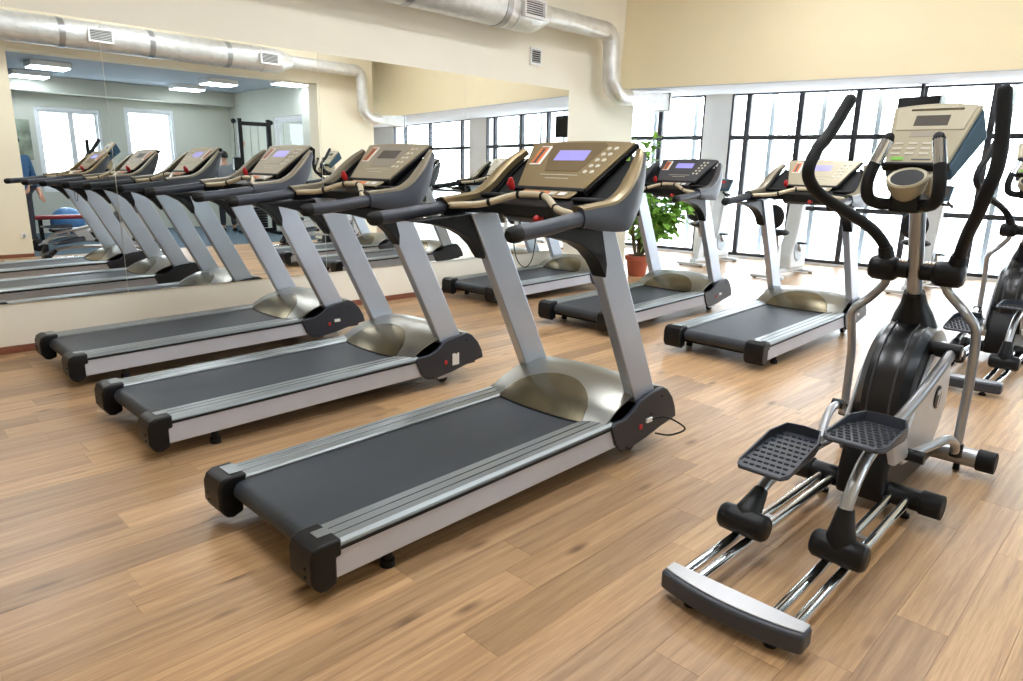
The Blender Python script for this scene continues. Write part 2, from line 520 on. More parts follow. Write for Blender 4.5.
w2 = window('window_2', .08, 7.15, [.37, 1.21, 2.05, 2.92, 3.80, 4.76, 5.72, 6.80], [.90, 2.02], low_from=1.21)
window('window_6', 7.88, 12.1, [8.30, 9.95, 11.4], [.90, 2.02])
b = MB(); b.hexa([wp(12.1, -.25, 0), wp(14.4, -.25, 0), wp(14.4, .03, 0), wp(12.1, .03, 0)], [wp(12.1, -.25, SOF), wp(14.4, -.25, SOF), wp(14.4, .03, SOF), wp(12.1, .03, SOF)])
struct(b.build('wall_pier_end', 'wall_white', flat=True))
h = MB(); h.tube([wp(.37, .03, 1.02), wp(.37, .07, 1.02), wp(.37, .07, .90)], .009, 8); h.build('handle', 'frame_dark', w2)
# pale outer posts of the facade, a little outside the glass
for i, s in enumerate([-1.55, -.75, .62, 1.44, 2.27, 3.12, 3.98, 4.82, 5.66, 6.5]):
    mb = MB(); wbar(mb, s-.035, s+.035, -.3, 3.2, -.62, -.52)
    o = mb.build('facade_post', 'frame_pale', flat=True)
    struct(o)

# ------------------------------------------------------------------ second room behind the opening
YB = -5.25; RX = 7.85; C2 = 3.15; LX = -1.5
floor2 = struct(MB().box(LX, RX, YB, OPP, -.1, -.0005).build('floor_second_room', 'carpet_teal', flat=True))
wallbox('ceiling_second_room', 'ceiling_blue', LX, RX+.2, YB-.2, OPP-OT, C2, C2+.12)
wallbox('wall_second_left', 'wall_sage', LX-.2, LX, YB-.2, OPP-OT, -.1, C2)
def back_window(name, axis, a0, a1, z0, z1, plane, deep, split=None):
    """white casement set into the wall; axis x: in the back wall, y: in the right wall"""
    def bx(mb, u0, u1, w0, w1, q0, q1):
        if axis == 'x': mb.box(u0, u1, plane-q1, plane-q0, w0, w1)
        else: mb.box(plane+q0, plane+q1, u0, u1, w0, w1)
    e = MB(); f = .06
    bx(e, a0, a1, z0, z0+f, .02, deep); bx(e, a0, a1, z1-f, z1, .02, deep)
    bx(e, a0, a0+f, z0+f, z1-f, .02, deep); bx(e, a1-f, a1, z0+f, z1-f, .02, deep)
    root = struct(e.build(name, 'frame_white', bevel=.006))
    cuts = [a0+f]+([split] if split else [])+[a1-f]
    for c0, c1 in zip(cuts, cuts[1:]):
        e = MB(); g = .05
        bx(e, c0, c1, z0+f, z0+f+g, .07, .12); bx(e, c0, c1, z1-f-g, z1-f, .07, .12)
        bx(e, c0, c0+g, z0+f+g, z1-f-g, .07, .12); bx(e, c1-g, c1, z0+f+g, z1-f-g, .07, .12)
        s = e.build('sash', 'frame_white', root, bevel=.004)
        e = MB(); bx(e, c0+g*.5, c1-g*.5, z0+f+g*.5, z1-f-g*.5, .092, .098); e.build('pane', 'glass', s, flat=True)
    return root
# back wall with two window holes, right wall with one
def holed(name, axis, plane, th, a0, a1, z0, z1, holes):
    mb = MB()
    def bx(u0, u1, w0, w1):
        if axis == 'x': mb.box(u0, u1, plane-th, plane, w0, w1)
        else: mb.box(plane, plane+th, u0, u1, w0, w1)
    xs = a0
    for (h0, h1, hz0, hz1) in holes:
        bx(xs, h0, z0, z1); bx(h0, h1, z0, hz0); bx(h0, h1, hz1, z1); xs = h1
    bx(xs, a1, z0, z1)
    return struct(mb.build(name, 'wall_sage', flat=True))
W1 = (3.75, 4.98, .85, 2.58); W2 = (5.46, 6.52, .85, 2.68); W3 = (-3.05, -1.75, .85, 2.52)
holed('wall_second_back', 'x', YB, .25, LX, RX+.25, -.1, C2, [W1, W2])
holed('wall_second_right', 'y', RX, .25, YB, OPP-OT, -.1, C2, [W3])
back_window('window_3', 'x', *W1, YB, .2, split=4.42)
back_window('window_4', 'x', *W2, YB, .2)
back_window('window_5', 'y', *W3, RX, .2)
b = MB(); b.box(LX, RX, YB, YB+.35, 2.84, C2-.001); struct(b.build('trim_3', 'wall_sage', flat=True))

# ------------------------------------------------------------------ outside: snow and bare trees
o = MB().box(10, 70, -40, 60, -.9, -.8).build('snow_ground', 'snow', flat=True); struct(o)
o = MB().box(-20, 40, -60, -7, -.9, -.8).build('snow_yard', 'snow', flat=True); struct(o)
def bare_tree(x, y, h, label, seed):
    rnd = random.Random(seed)
    t = thing('bare_tree', label, 'tree', (x, y, -.8), 0, 'bare trees beyond the windows')
    mb = MB(); mb.tube([(0, 0, 0), (.1, .05, h*.3), (0, .1, h*.65), (.1, 0, h)], [.16, .12, .07, .02], 8, smooth=4)
    mb.build('trunk', 'bark_pale', t)
    mb = MB()
    for k in range(26):
        z = h*(.25+.7*rnd.random()); a = rnd.random()*6.28; L = h*.28*(1.15-z/h)+.5
        e = Vector((math.cos(a)*L, math.sin(a)*L, z+L*.7))
        mb.tube([(0.05, .05, z), e*.5+Vector((0, 0, z*.5+.1)), e], [.05, .03, .008], 5)
        for q in range(3):
            p = e*(.5+.15*q)+Vector((0, 0, z*(.5-.15*q)))
            mb.tube([p, p+Vector((rnd.uniform(-.6, .6), rnd.uniform(-.6, .6), .6))], [.02, .005], 4)
    mb.build('branches', 'bark_pale', t)
for i, (x, y, h, lb) in enumerate([(24, 9.5, 5.5, 'bare pale tree outside, seen left of the tall plant'), (27, 6.2, 6.0, 'bare pale tree outside behind the window by the exercise bike'),
                                   (25, 1.9, 5.0, 'bare pale tree outside, behind the near elliptical console'), (29, 3.6, 7.0, 'tall bare tree outside between the window mullions')]):
    bare_tree(x, y, h, lb, i+3)

# ------------------------------------------------------------------ ceiling lamps
def lamp(name, x, y, z, lx, ly, mt, label, group):
    t = thing(name, label, 'lamp', (x, y, z), 0, group)
    MB().box(-lx/2, lx/2, -ly/2, ly/2, .03, .12).build('housing', 'grille_white', t, bevel=.008)
    MB().box(-lx/2+.02, lx/2-.02, -ly/2+.02, ly/2-.02, .015, .03).build('diffuser', mt, t)
    return t
for i, x in enumerate((1.4, 4.2, 7.0)):  # hall lamps out of view, added to brighten the interior
    for j, yy in enumerate((.9, 3.1)):
        t = lamp('added_hall_lamp', x, yy, CEIL-.12, 1.3, .55, 'lamp_fill', 'long unseen ceiling lamp added to brighten the treadmill hall', 'unseen lamps added to brighten the hall')
L2 = [(3.52, -2.75, 'square ceiling lamp of the second room, nearest its left wall and the opening'), (3.58, -4.45, 'ceiling lamp of the second room above the left window'),
      (6.45, -4.15, 'ceiling lamp of the second room nearest the right window'), (6.5, -2.65, 'ceiling lamp of the second room above the cable machine'),
      (7.45, -1.45, 'ceiling lamp of the second room in its near right corner')]
for (x, yy, lb) in L2:
    lamp('square_lamp', x, yy, C2-.12, .62, .5, 'lamp_cool', lb, 'ceiling lamps of the second room')

# ------------------------------------------------------------------ mirrors
TILT = R(.4)
seams = [-1.84, -.02, 1.797, 3.617, 5.452, 7.239]
ml = [None, 'wall mirror panel at the left end of the picture', 'wall mirror panel reflecting the cable machine of the second room',
      'wall mirror panel reflecting the bend of the opposite air duct', 'wall mirror panel at the right end of the row, below the small vent']
for i in range(1, 5):
    a, b = seams[i]+.002, seams[i+1]-.002
    z0, z1 = .372, 2.415
    dz = (z1-z0)*math.tan(TILT)
    mb = MB(); mb.hexa([(a, M-.016, z0), (b, M-.016, z0), (b, M-.0005, z0), (a, M-.0005, z0)],
                       [(a, M-.016+dz*.9, z1), (b, M-.016+dz*.9, z1), (b, M-.0005, z1), (a, M-.0005, z1)])
    o = mb.build('wall_mirror', 'mirror', flat=True)
    tag(o, ml[i], 'mirror', 'mirror panels on the long wall')

# ------------------------------------------------------------------ ducts
def ribbed(mb, path, r, step=.035, amp=.006, n=20):
    P = [Vector(p) for p in path]; pts = []; rs = []
    acc = 0
    for a, b in zip(P, P[1:]):
        k = max(1, int((b-a).length/step))
        for i in range(k):
            pts.append(a.lerp(b, i/k)); rs.append(r+(amp if acc % 2 else -amp*.3)); acc += 1
    pts.append(P[-1]); rs.append(r)
    mb.tube(pts, rs, n)
def duct(name, label, y, sgn, x_start, x_big, xg, x_el, z0, x_end, ze, extra=()):
    """sgn: +1 the grilles face -y (mirror wall), -1 they face +y"""
    t = thing(name, label, 'duct', (0, 0, 0), 0, 'air ducts along the long walls')
    mb = MB(); ribbed(mb, [(x_start, y, z0), (x_big-.16, y, z0)], .205, .05); mb.build('main_pipe', 'duct', t)
    for x in [x_start+.9+i*1.25 for i in range(int((x_big-x_start-1)/1.25)+1)]:
        MB().cyl((x-.04, y, z0), (x+.04, y, z0), .214, n=24).build('joint_band', 'silver_tube', t)
    mb = MB(); mb.tube([(x_big-.17, y, z0), (x_big+.16, y, z0), (x_big+.18, y, z0), (x_big+.42, y, z0+.02)], [.212, .212, .205, .115], 24); mb.build('reducer', 'duct', t)
    el = catmull([(x_big+.40, y, z0+.02), (x_el-.35, y, z0+.02), (x_el-.10, y, z0+.01), (x_el, y, z0-.12), (x_el+.02, y, ze+.26), (x_el+.06, y, ze+.12), (x_el+.2, y, ze+.01), (x_el+.42, y, ze)], 6)
    mb = MB(); ribbed(mb, el, .108, .03, .005); mb.build('branch_pipe', 'duct', t)
    mb = MB(); mb.hexa([(x_el+.42, y-.06, ze-.08), (x_el+.42, y+.06, ze-.08), (x_el+.42, y+.06, ze+.08), (x_el+.42, y-.06, ze+.08)],
                       [(x_end, y-.15, ze-.11), (x_end, y+.15, ze-.11), (x_end, y+.15, ze+.11), (x_end, y-.15, ze+.11)])
    mb.build('outlet_hood', 'duct', t)
    MB().box(x_end-.005, x_end+.03, y-.165, y+.165, ze-.125, ze+.125).build('outlet_rim', 'silver_tube', t, bevel=.004)
    for xx in (xg,)+tuple(extra):
        yo = y-sgn*.215
        mb = MB(); w, hh, f = .17, .10, .022
        zc = z0-.01
        def bx(x0, x1, z_0, z_1, d=.05): mb.box(xx+x0, xx+x1, min(yo, yo-sgn*d), max(yo, yo-sgn*d), zc+z_0, zc+z_1)
        bx(-w, w, -hh, -hh+f); bx(-w, w, hh-f, hh); bx(-w, -w+f, -hh+f, hh-f); bx(w-f, w, -hh+f, hh-f)
        gr = mb.build('grille_frame', 'grille_white', t, bevel=.003)
        mb = MB(); mb.box(xx-w+f, xx+w-f, min(yo+sgn*.06, yo-sgn*.012), max(yo+sgn*.06, yo-sgn*.012), zc-hh+f, zc+hh-f); mb.build('grille_back', 'grille_dark', gr)
        for k in range(7):
            z = zc-hh+f+(2*hh-2*f)*(k+.5)/7
            mb = MB(); mb.box(xx-w+f, xx+w-f, min(yo-sgn*.036, yo-sgn*.018), max(yo-sgn*.036, yo-sgn*.018), z-.0032, z+.0032); mb.build('slat', 'grille_white', gr)
    return t
duct('air_duct', 'silver corrugated air duct above the mirrors, turning down at the bulkhead', 5.83, 1, -1.5, 5.98, 5.98, 7.70, 3.12, 8.92, 2.385)
duct('air_duct', 'silver corrugated air duct on the opposite wall, seen only in the mirrors', -.33, -1, -1.5, 6.45, 6.34, 8.40, 3.30, 9.35, 2.42, extra=(3.64,))
# small square vent in the wall
t = thing('wall_vent', 'small white square vent high on the wall above the mirror end', 'vent', (6.58, M, 2.74))
MB().box(-.10, .10, -.02, -.001, -.10, .10).build('frame', 'grille_white', t, bevel=.005)
MB().box(-.07, .07, -.026, -.018, -.07, .07).build('mesh_plate', 'grille_dark', t)
for k in range(6):
    MB().box(-.07, .07, -.031, -.024, -.062+k*.024, -.058+k*.024).build('slat', 'grille_white', t)
# socket on the opposite wall
t = thing('wall_socket', 'white wall socket on the cream wall left of the opening', 'socket', (2.40, OPP, .33))
MB().box(-.04, .04, .0005, .012, -.04, .04).build('plate', 'white_label', t, bevel=.003)
MB().lathe([(.022, .012), (.022, .016), (.016, .0165), (.015, .010)], axis='y', n=16).build('insert', 'grille_white', t)

# ------------------------------------------------------------------ treadmill
INC = .019
def inc(u): return INC*u
SIDECOV = [(1.565, .222), (1.60, .235), (1.68, .238), (1.74, .262), (1.80, .305), (1.86, .322), (2.00, .338), (2.045, .318), (2.10, .262), (2.135, .20), (2.15, .142), (2.00, .118), (1.86, .088), (1.72, .070), (1.66, .075), (1.61, .12)]
def hood_pt(a, b):
    """a 0..1 rear to front, b -1..1 across"""
    prof = [(1.545, .226), (1.585, .250), (1.64, .280), (1.70, .304), (1.77, .325), (1.86, .342), (1.96, .344), (2.05, .322), (2.11, .265), (2.135, .17)]
    t = a*(len(prof)-1); i = min(int(t), len(prof)-2); k = t-i
    u = prof[i][0]+(prof[i+1][0]-prof[i][0])*k; z = prof[i][1]+(prof[i+1][1]-prof[i][1])*k
    bow = (1-abs(b)**2.4)
    u -= .065*bow*max(0, 1-a*2.0)
    z += .040*math.sin(min(1, a*1.15)*math.pi)*(1-b*b)
    return (u, b*(.402-.012*min(1, a*3)), z)
def make_treadmill(label, panel='bronze', face='bronze', disp='display_lilac', sticker='plug', cord=False):
    t = thing('treadmill', label, 'treadmill', group='treadmills in two rows')
    for s in (1, -1):
        # extruded aluminium foot rail with grooves
        def rail(u, s=s):
            z = inc(u)
            sec = [(.272, .150), (.272, .196), (.280, .203), (.318, .206), (.322, .202), (.327, .206), (.365, .208), (.369, .204), (.374, .208), (.402, .205), (.418, .196), (.421, .186), (.410, .180), (.410, .150)]
            return [(u, s*v, zz+z) for v, zz in sec]
        mb = MB(); a = rail(.075); b = rail(1.60); n = len(a)
        mb.add(a+b, [tuple(range(n)), tuple(range(2*n-1, n-1, -1))]+[(i, i+n, (i+1) % n+n, (i+1) % n) for i in range(n)])
        fr_ = mb.build('foot_rail', 'rail_alu', t, flat=True)
        for gv, gz in ((.322, .2065), (.369, .2085)):
            mb = MB(); mb.hexa([(.083, s*(gv-.0022), gz-.004), (1.60, s*(gv-.0022), gz-.004+inc(1.60)), (1.60, s*(gv+.0022), gz-.004+inc(1.60)), (.083, s*(gv+.0022), gz-.004)],
                               [(.083, s*(gv-.0022), gz), (1.60, s*(gv-.0022), gz+inc(1.60)), (1.60, s*(gv+.0022), gz+inc(1.60)), (.083, s*(gv+.0022), gz)])
            mb.build('groove', 'rubber_black', fr_, flat=True)
        mb = MB(); mb.hexa([(.06, s*.404, .172), (1.60, s*.404, .172+inc(1.60)), (1.60, s*.4205, .172+inc(1.60)), (.06, s*.4205, .172)],
                           [(.06, s*.404, .190), (1.60, s*.404, .190+inc(1.60)), (1.60, s*.4205, .190+inc(1.60)), (.06, s*.4205, .190)])
        mb.build('side_channel', 'rubber_black', fr_, flat=True)
        mb = MB(); mb.hexa([(.055, s*.398, .072), (1.64, s*.398, .072+inc(1.64)), (1.64, s*.416, .072+inc(1.64)), (.055, s*.416, .072)],
                           [(.055, s*.398, .180), (1.58, s*.398, .180+inc(1.58)), (1.58, s*.416, .180+inc(1.58)), (.055, s*.416, .180)])
        mb.build('side_panel', 'panel_silver', t, bevel=.003)
        # rear end cap, rounded, with a lower hook
        mb = MB(); mb.prism([(-.02, .062), (-.034, .09), (-.034, .17), (-.022, .200), (.004, .214), (.082, .216), (.082, .150), (.062, .150), (.062, .056), (.02, .040), (-.005, .044)], s*.272, s*.424)
        c = mb.build('end_cap', 'plastic_black', t, bevel=.014, seg=3)
        mb = MB(); mb.box(.022, .080, s*.300-.022*(s < 0), s*.300+.022*(s > 0)+s*.07, .2160, .2185); mb.build('cap_plate', 'rail_alu', c, bevel=.001)
        for dz in (0, .03):
            mb = MB(); mb.cyl((-.037, s*.38, .10+dz), (-.030, s*.38, .10+dz), .006, n=10); mb.build('bolt', 'rubber_black', c)
        # levelling foot and transport wheel
        mb = MB(); mb.lathe([(.018, .10), (.018, .03), (.026, .026), (.028, .0), (.0, .0)], (.30, s*.37, 0), n=14); mb.build('foot', 'rubber_black', t)
        mb = MB(); mb.lathe([(.0, -.018), (.03, -.02), (.042, -.014), (.042, .014), (.03, .02), (.0, .018)], (1.86, s*.33, .042), 'y', 18); mb.build('transport_wheel', 'rubber_black', t)
        mb = MB(); mb.box(1.80, 1.92, s*.355-.006, s*.355+.006, .035, .16); mb.build('wheel_bracket', 'silver_tube', t)
        # motor side cover
        mb = MB(); mb.prism(SIDECOV, s*.404, s*.430)
        c = mb.build('side_cover', 'cover_dark', t, bevel=.006)
        for (u, z) in ((1.70, .085), (1.90, .215), (1.99, .29)):
            mb = MB(); mb.cyl((u, s*.429, z), (u, s*.434, z), .006, n=10); mb.build('bolt', 'rubber_black', c)
        if s < 0:
            MB().box(1.80, 1.82, -.436, -.429, .155, .178).build('power_switch', 'red', c)
            if sticker == 'label':
                q = MB().box(1.868, 1.925, -.4325, -.4295, .135, .215).build('label_sticker', 'white_label', c)
            else:
                q = MB().box(1.855, 1.905, -.440, -.429, .175, .198).build('power_plug', 'white_label', c, bevel=.002)
        # upright
        mb = MB(); w0, w1 = s*.340, s*.399
        mb.hexa([(1.80, w0, .285), (1.985, w0, .285), (1.985, w1, .285), (1.80, w1, .285)], [(1.345, w0, 1.20), (1.525, w0, 1.20), (1.525, w1, 1.20), (1.345, w1, 1.20)])
        mb.build('upright', 'silver_paint', t, bevel=.006)
        # curved gusset under the handrail
        top = [(.98+i*.06, 1.17+i*.004) for i in range(8)]
        arc = [(1.455, 1.02), (1.452, .958), (1.43, .985), (1.39, 1.035), (1.33, 1.083), (1.25, 1.120), (1.15, 1.145), (1.05, 1.157)]
        mb = MB(); mb.prism(top+arc, s*.352, s*.430); mb.build('gusset', 'plastic_black', t, bevel=.004)
        # handrail
        pth = [(.845, s*.448, 1.182), (1.0, s*.447, 1.196), (1.24, s*.440, 1.226), (1.34, s*.436, 1.236)]
        mb = MB(); mb.tube(pth, .032, 16); hr = mb.build('handrail', 'plastic_slate', t)
        mb = MB(); mb.tube([(.835, s*.448, 1.181), (.862, s*.448, 1.1835)], .0335, 16, roundend=True); mb.build('end_plug', 'rubber_black', hr)
        # side wing of the console housing: lofted shell, leaning in towards the panel
        EE = [(1.222, .466, 1.264), (1.36, .466, 1.279), (1.45, .466, 1.293), (1.535, .462, 1.338), (1.605, .450, 1.402), (1.672, .424, 1.464), (1.735, .388, 1.512)]
        BB = [(1.225, .470, 1.192), (1.36, .470, 1.172), (1.49, .468, 1.163), (1.56, .466, 1.176), (1.628, .456, 1.252), (1.690, .436, 1.345), (1.750, .396, 1.470)]
        EC = catmull(EE, 4); BC = catmull(BB, 4); NE = len(EC)-1
        def wing(a, b, s=s):
            i = int(round(a*NE)); p = EC[i].lerp(BC[i], b)
            return (p.x, s*(p.y+.010*math.sin(b*math.pi)), p.z)
        mb = MB(); mb.sheet(wing, NE, 6, (-.004, -s*.030, .0)); mb.build('side_shell', 'plastic_slate', t, angle=35)
        def bez(a, b, s=s):
            i = int(round(a*NE)); p = EC[i]; w = .066-.022*max(0, a-.6)/.4
            return (p.x-.003+b*.010*a, s*(p.y+.002-b*w), p.z+.004+.008*math.sin(b*math.pi))
        mb = MB(); mb.sheet(bez, NE, 6, (.02, 0, -.022)); mb.build('bezel', 'bezel_grey' if panel == 'bronze_light' else panel, t, angle=50)
        def cheek(a, b, s=s):
            i = int(round(a*NE)); p = EC[i].lerp(BC[i], .15); q = BC[i]
            r_ = p.lerp(q, b)
            return (r_.x+.012, s*(r_.y-.045-.035*(1-b)), r_.z-.012*(1-b))
        mb = MB(); mb.sheet(cheek, NE, 3, (0, s*.006, 0)); mb.build('inner_cheek', 'rubber_black', t)
    # belt around its rollers
    prof = []
    for i in range(9):
        a = math.pi/2+math.pi*i/8
        prof.append((.062+.043*math.cos(a), .149+.043*math.sin(a)))
    bot = [(1.62, .118+inc(1.62))]; topf = [(1.66, .192+inc(1.66))]
    mb = MB(); mb.prism([(p[0], p[1]) for p in topf+prof+bot], -.264, .264); mb.build('belt', 'belt', t, angle=30)
    mb = MB(); mb.cyl((.062, -.271, .149), (.062, .271, .149), .030, n=18); mb.build('rear_roller', 'chrome', t)
    mb = MB(); mb.hexa([(.10, -.40, .078), (1.66, -.40, .078+inc(1.66)), (1.66, .40, .078+inc(1.66)), (.10, .40, .078)], [(.10, -.40, .112), (1.66, -.40, .112+inc(1.66)), (1.66, .40, .112+inc(1.66)), (.10, .40, .112)])
    mb.build('deck_frame', 'plastic_black', t)
    mb = MB(); mb.hexa([(1.60, -.40, .10), (2.10, -.40, .11), (2.10, .40, .11), (1.60, .40, .10)], [(1.60, -.39, .20), (2.08, -.39, .22), (2.08, .39, .22), (1.60, .39, .20)])
    mb.build('motor_bay', 'plastic_black', t)
    # motor hood and its scooped rear insert
    mb = MB(); mb.sheet(lambda a, b: hood_pt(a, b*2-1), 27, 24, (0, 0, -.008)); mb.build('motor_hood', 'hood_metal', t, angle=50)
    def scoop(a, b):
        bb = (b*2-1)*.72; lim = .40*math.sqrt(max(0, 1-(abs(b*2-1))**2.2))
        p = Vector(hood_pt(a*lim, bb)); n = Vector((-.7, 0, .7))
        return p+n*.0035
    mb = MB(); mb.sheet(scoop, 8, 22, (.004, 0, -.004)); mb.build('hood_scoop', 'scoop_metal', t, angle=60)
    mb = MB(); pts = [Vector(hood_pt(0, -1+2*i/24))+Vector((-.002, 0, -.006)) for i in range(25)]; mb.tube(pts, .006, 6); mb.build('hood_seal', 'rubber_black', t)
    # console housing: belly, tray, black back
    mb = MB(); mb.prism([(1.41, 1.20), (1.44, 1.262), (1.60, 1.275), (1.66, 1.24), (1.60, 1.178), (1.46, 1.168)], -.20, .20); mb.build('console_belly', 'plastic_black', t, bevel=.012)
    mb = MB(); mb.prism([(1.385, 1.205), (1.39, 1.255), (1.46, 1.285), (1.56, 1.292), (1.63, 1.285), (1.60, 1.24)], -.396, .396); mb.build('console_tray', 'plastic_black', t, bevel=.006)
    for s in (1, -1):
        mb = MB(); mb.box(1.43, 1.53, s*.30-.075, s*.30+.075, 1.278, 1.300); mb.build('tray_recess', 'rubber_black', t, bevel=.01)
    mb = MB(); mb.hexa([(1.560, -.40, 1.285), (1.600, -.40, 1.262), (1.600, .40, 1.262), (1.560, .40, 1.285)], [(1.735, -.345, 1.468), (1.768, -.345, 1.462), (1.768, .345, 1.462), (1.735, .345, 1.468)]); mb.build('console_back', 'rubber_black', t, bevel=.004)
    # console panel, leaning
    o = Vector((1.535, 0, 1.330)); tp = Vector((1.775, 0, 1.552))
    F = frame(o, (0, -1, 0), tp-o); H = (tp-o).length
    def trap(mb, hw0, hw1, y0, y1, z0, z1, arch=0.0, n=10):
        lo = [(-hw0, y0), (hw0, y0)]; hi = [(hw1-2*hw1*i/n, y1+arch*(1-(2*i/n-1)**2)) for i in range(n+1)]
        mb.prism(lo+hi, z0, z1, 'z')
    mb = MB(F); trap(mb, .222, .330, -.004, H+.002, -.034, -.006, .014); mb.build('panel_rim', 'plastic_black', t, bevel=.006)
    mb = MB(F); trap(mb, .212, .320, .004, H-.006, -.008, .006, .014); pn = mb.build('console_panel', panel, t, bevel=.004)
    mb = MB(F); mb.box(-.224, .224, -.020, .004, -.03, .012); mb.build('panel_lip', 'rubber_black', t, bevel=.005)
    def patch(name, mt, x0, x1, y0, y1, z=.0068, dz=.001, skew=0.0):
        mb = MB(F); mb.prism([(x0, y0), (x1, y0), (x1+skew, y1), (x0+skew, y1)], z-dz, z, 'z'); return mb.build(name, mt, pn, flat=True)
    mb = MB(F); mb.prism([(-.105, .115), (.105, .115), (.175, .300), (.150, .318), (-.150, .318), (-.178, .300)], .0058, .0074, 'z'); mb.build('centre_field', face, pn)
    patch('display', disp, -.098, .098, .190, .262, .0085, .002)
    patch('program_chart', 'orange', -.238, -.170, .165, .282, .0075)
    patch('chart_column', 'white_label', -.184, -.166, .165, .288, .0082)
    patch('chart_column', 'white_label', -.240, -.166, .158, .166, .0082)
    patch('chart_column', 'white_label', -.240, -.170, .288, .294, .0082)
    patch('chart_column', 'panel_dark', -.222, -.205, .170, .275, .0082)
    for r_ in range(5):
        for c_ in range(2):
            x = .150+c_*.040+.012*r_; yy = .115+r_*.040
            mb = MB(F); mb.tube([(x, yy, .006), (x, yy, .0095)], [.013, .011], 10); mb.build('button', 'button', pn)
    patch('print_line', 'button', -.120, .120, .088, .092, .0074)
    patch('print_line', 'button', -.070, .080, .064, .068, .0074)
    # key strip under the panel
    mb = MB(); mb.hexa([(1.455, -.19, 1.288), (1.525, -.19, 1.318), (1.525, .14, 1.318), (1.455, .14, 1.288)], [(1.45, -.19, 1.296), (1.52, -.19, 1.326), (1.52, .14, 1.326), (1.45, .14, 1.296)])
    ks = mb.build('key_strip', panel, t, bevel=.003)
    for i, (v, mt) in enumerate(((.10, 'orange'), (.04, 'orange'), (-.02, 'orange'), (-.07, 'button'), (-.13, 'white_label'))):
        mb = MB(); mb.hexa([(1.465, v-.02, 1.302), (1.495, v-.02, 1.315), (1.495, v+.02, 1.315), (1.465, v+.02, 1.302)], [(1.463, v-.02, 1.306), (1.493, v-.02, 1.319), (1.493, v+.02, 1.319), (1.463, v+.02, 1.306)])
        mb.build('button', mt, ks)
    mb = MB(); mb.tube([(1.50, .215, 1.330), (1.488, .215, 1.350), (1.482, .208, 1.368)], [.016, .020, .012], 10, roundend=True); mb.build('safety_key', 'red', t)
    mb = MB(); mb.tube([(1.41, -.06, 1.205), (1.385, -.06, 1.195)], [.022, .016], 12, roundend=True); mb.build('stop_button', 'red', t)
    # grip bar with dark bands
    gp = [(1.255, -.405, 1.236), (1.275, -.35, 1.240), (1.325, -.235, 1.252), (1.395, -.115, 1.292), (1.410, -.05, 1.302), (1.410, .05, 1.302), (1.395, .115, 1.292), (1.325, .235, 1.252), (1.275, .35, 1.240), (1.255, .405, 1.236)]
    mb = MB(); mb.tube(gp, .0165, 12, smooth=5); gb = mb.build('grip_bar', 'grip_cream', t)
    CP = catmull(gp, 10)
    for fr in (.24, .40, .60, .76):
        i = int(fr*(len(CP)-1)); mb = MB(); mb.tube([CP[i]-(CP[i+1]-CP[i-1]).normalized()*.008, CP[i]+(CP[i+1]-CP[i-1]).normalized()*.008], .0185, 12); mb.build('band', 'rubber_black', gb)
    if cord:
        mb = MB(); mb.tube([(1.45, .10, 1.185), (1.43, .125, 1.08), (1.43, .10, .985), (1.43, .045, .955), (1.43, 0, 1.0), (1.43, -.02, 1.10), (1.45, -.03, 1.185)], .0028, 6, smooth=6); mb.build('safety_cord', 'rubber_black', t)
        mb = MB(); mb.tube([(1.90, -.438, .186), (1.98, -.47, .188), (2.10, -.50, .12), (2.12, -.50, .085), (2.03, -.47, .075), (1.94, -.44, .10)], .005, 6, smooth=6); mb.build('power_cord', 'rubber_black', t)
    return t
def put(t, x, y): t.location = (x, y, 0); return t
T3 = put(make_treadmill('large bronze-topped treadmill nearest the camera, with power cord at its front', 'bronze', 'bronze_dark', 'display_lilac', 'plug', True), 1.022, 2.261)
T2 = put(make_treadmill('beige-console treadmill in the middle of the front row, white sticker on its cover', 'bronze_light', 'panel_grey', 'display_off', 'label'), 1.05, 3.814)
T1 = put(make_treadmill('beige-console treadmill standing closest to the mirrors in the front row', 'bronze_light', 'bronze_light', 'display_lilac', 'plug'), 1.078, 5.297)
T6 = dup(T1, (4.848, 2.534, 0), 0, 'treadmill in the rear row nearest the elliptical trainers, beige console')
T5 = put(make_treadmill('dark-console treadmill in the rear row, in front of the potted plant', 'panel_dark', 'panel_dark', 'display_lilac', 'plug'), 4.838, 3.915)
T4 = dup(T1, (5.004, 5.532, 0), 0, 'treadmill in the rear row beside the mirrors, mostly hidden behind the near one')

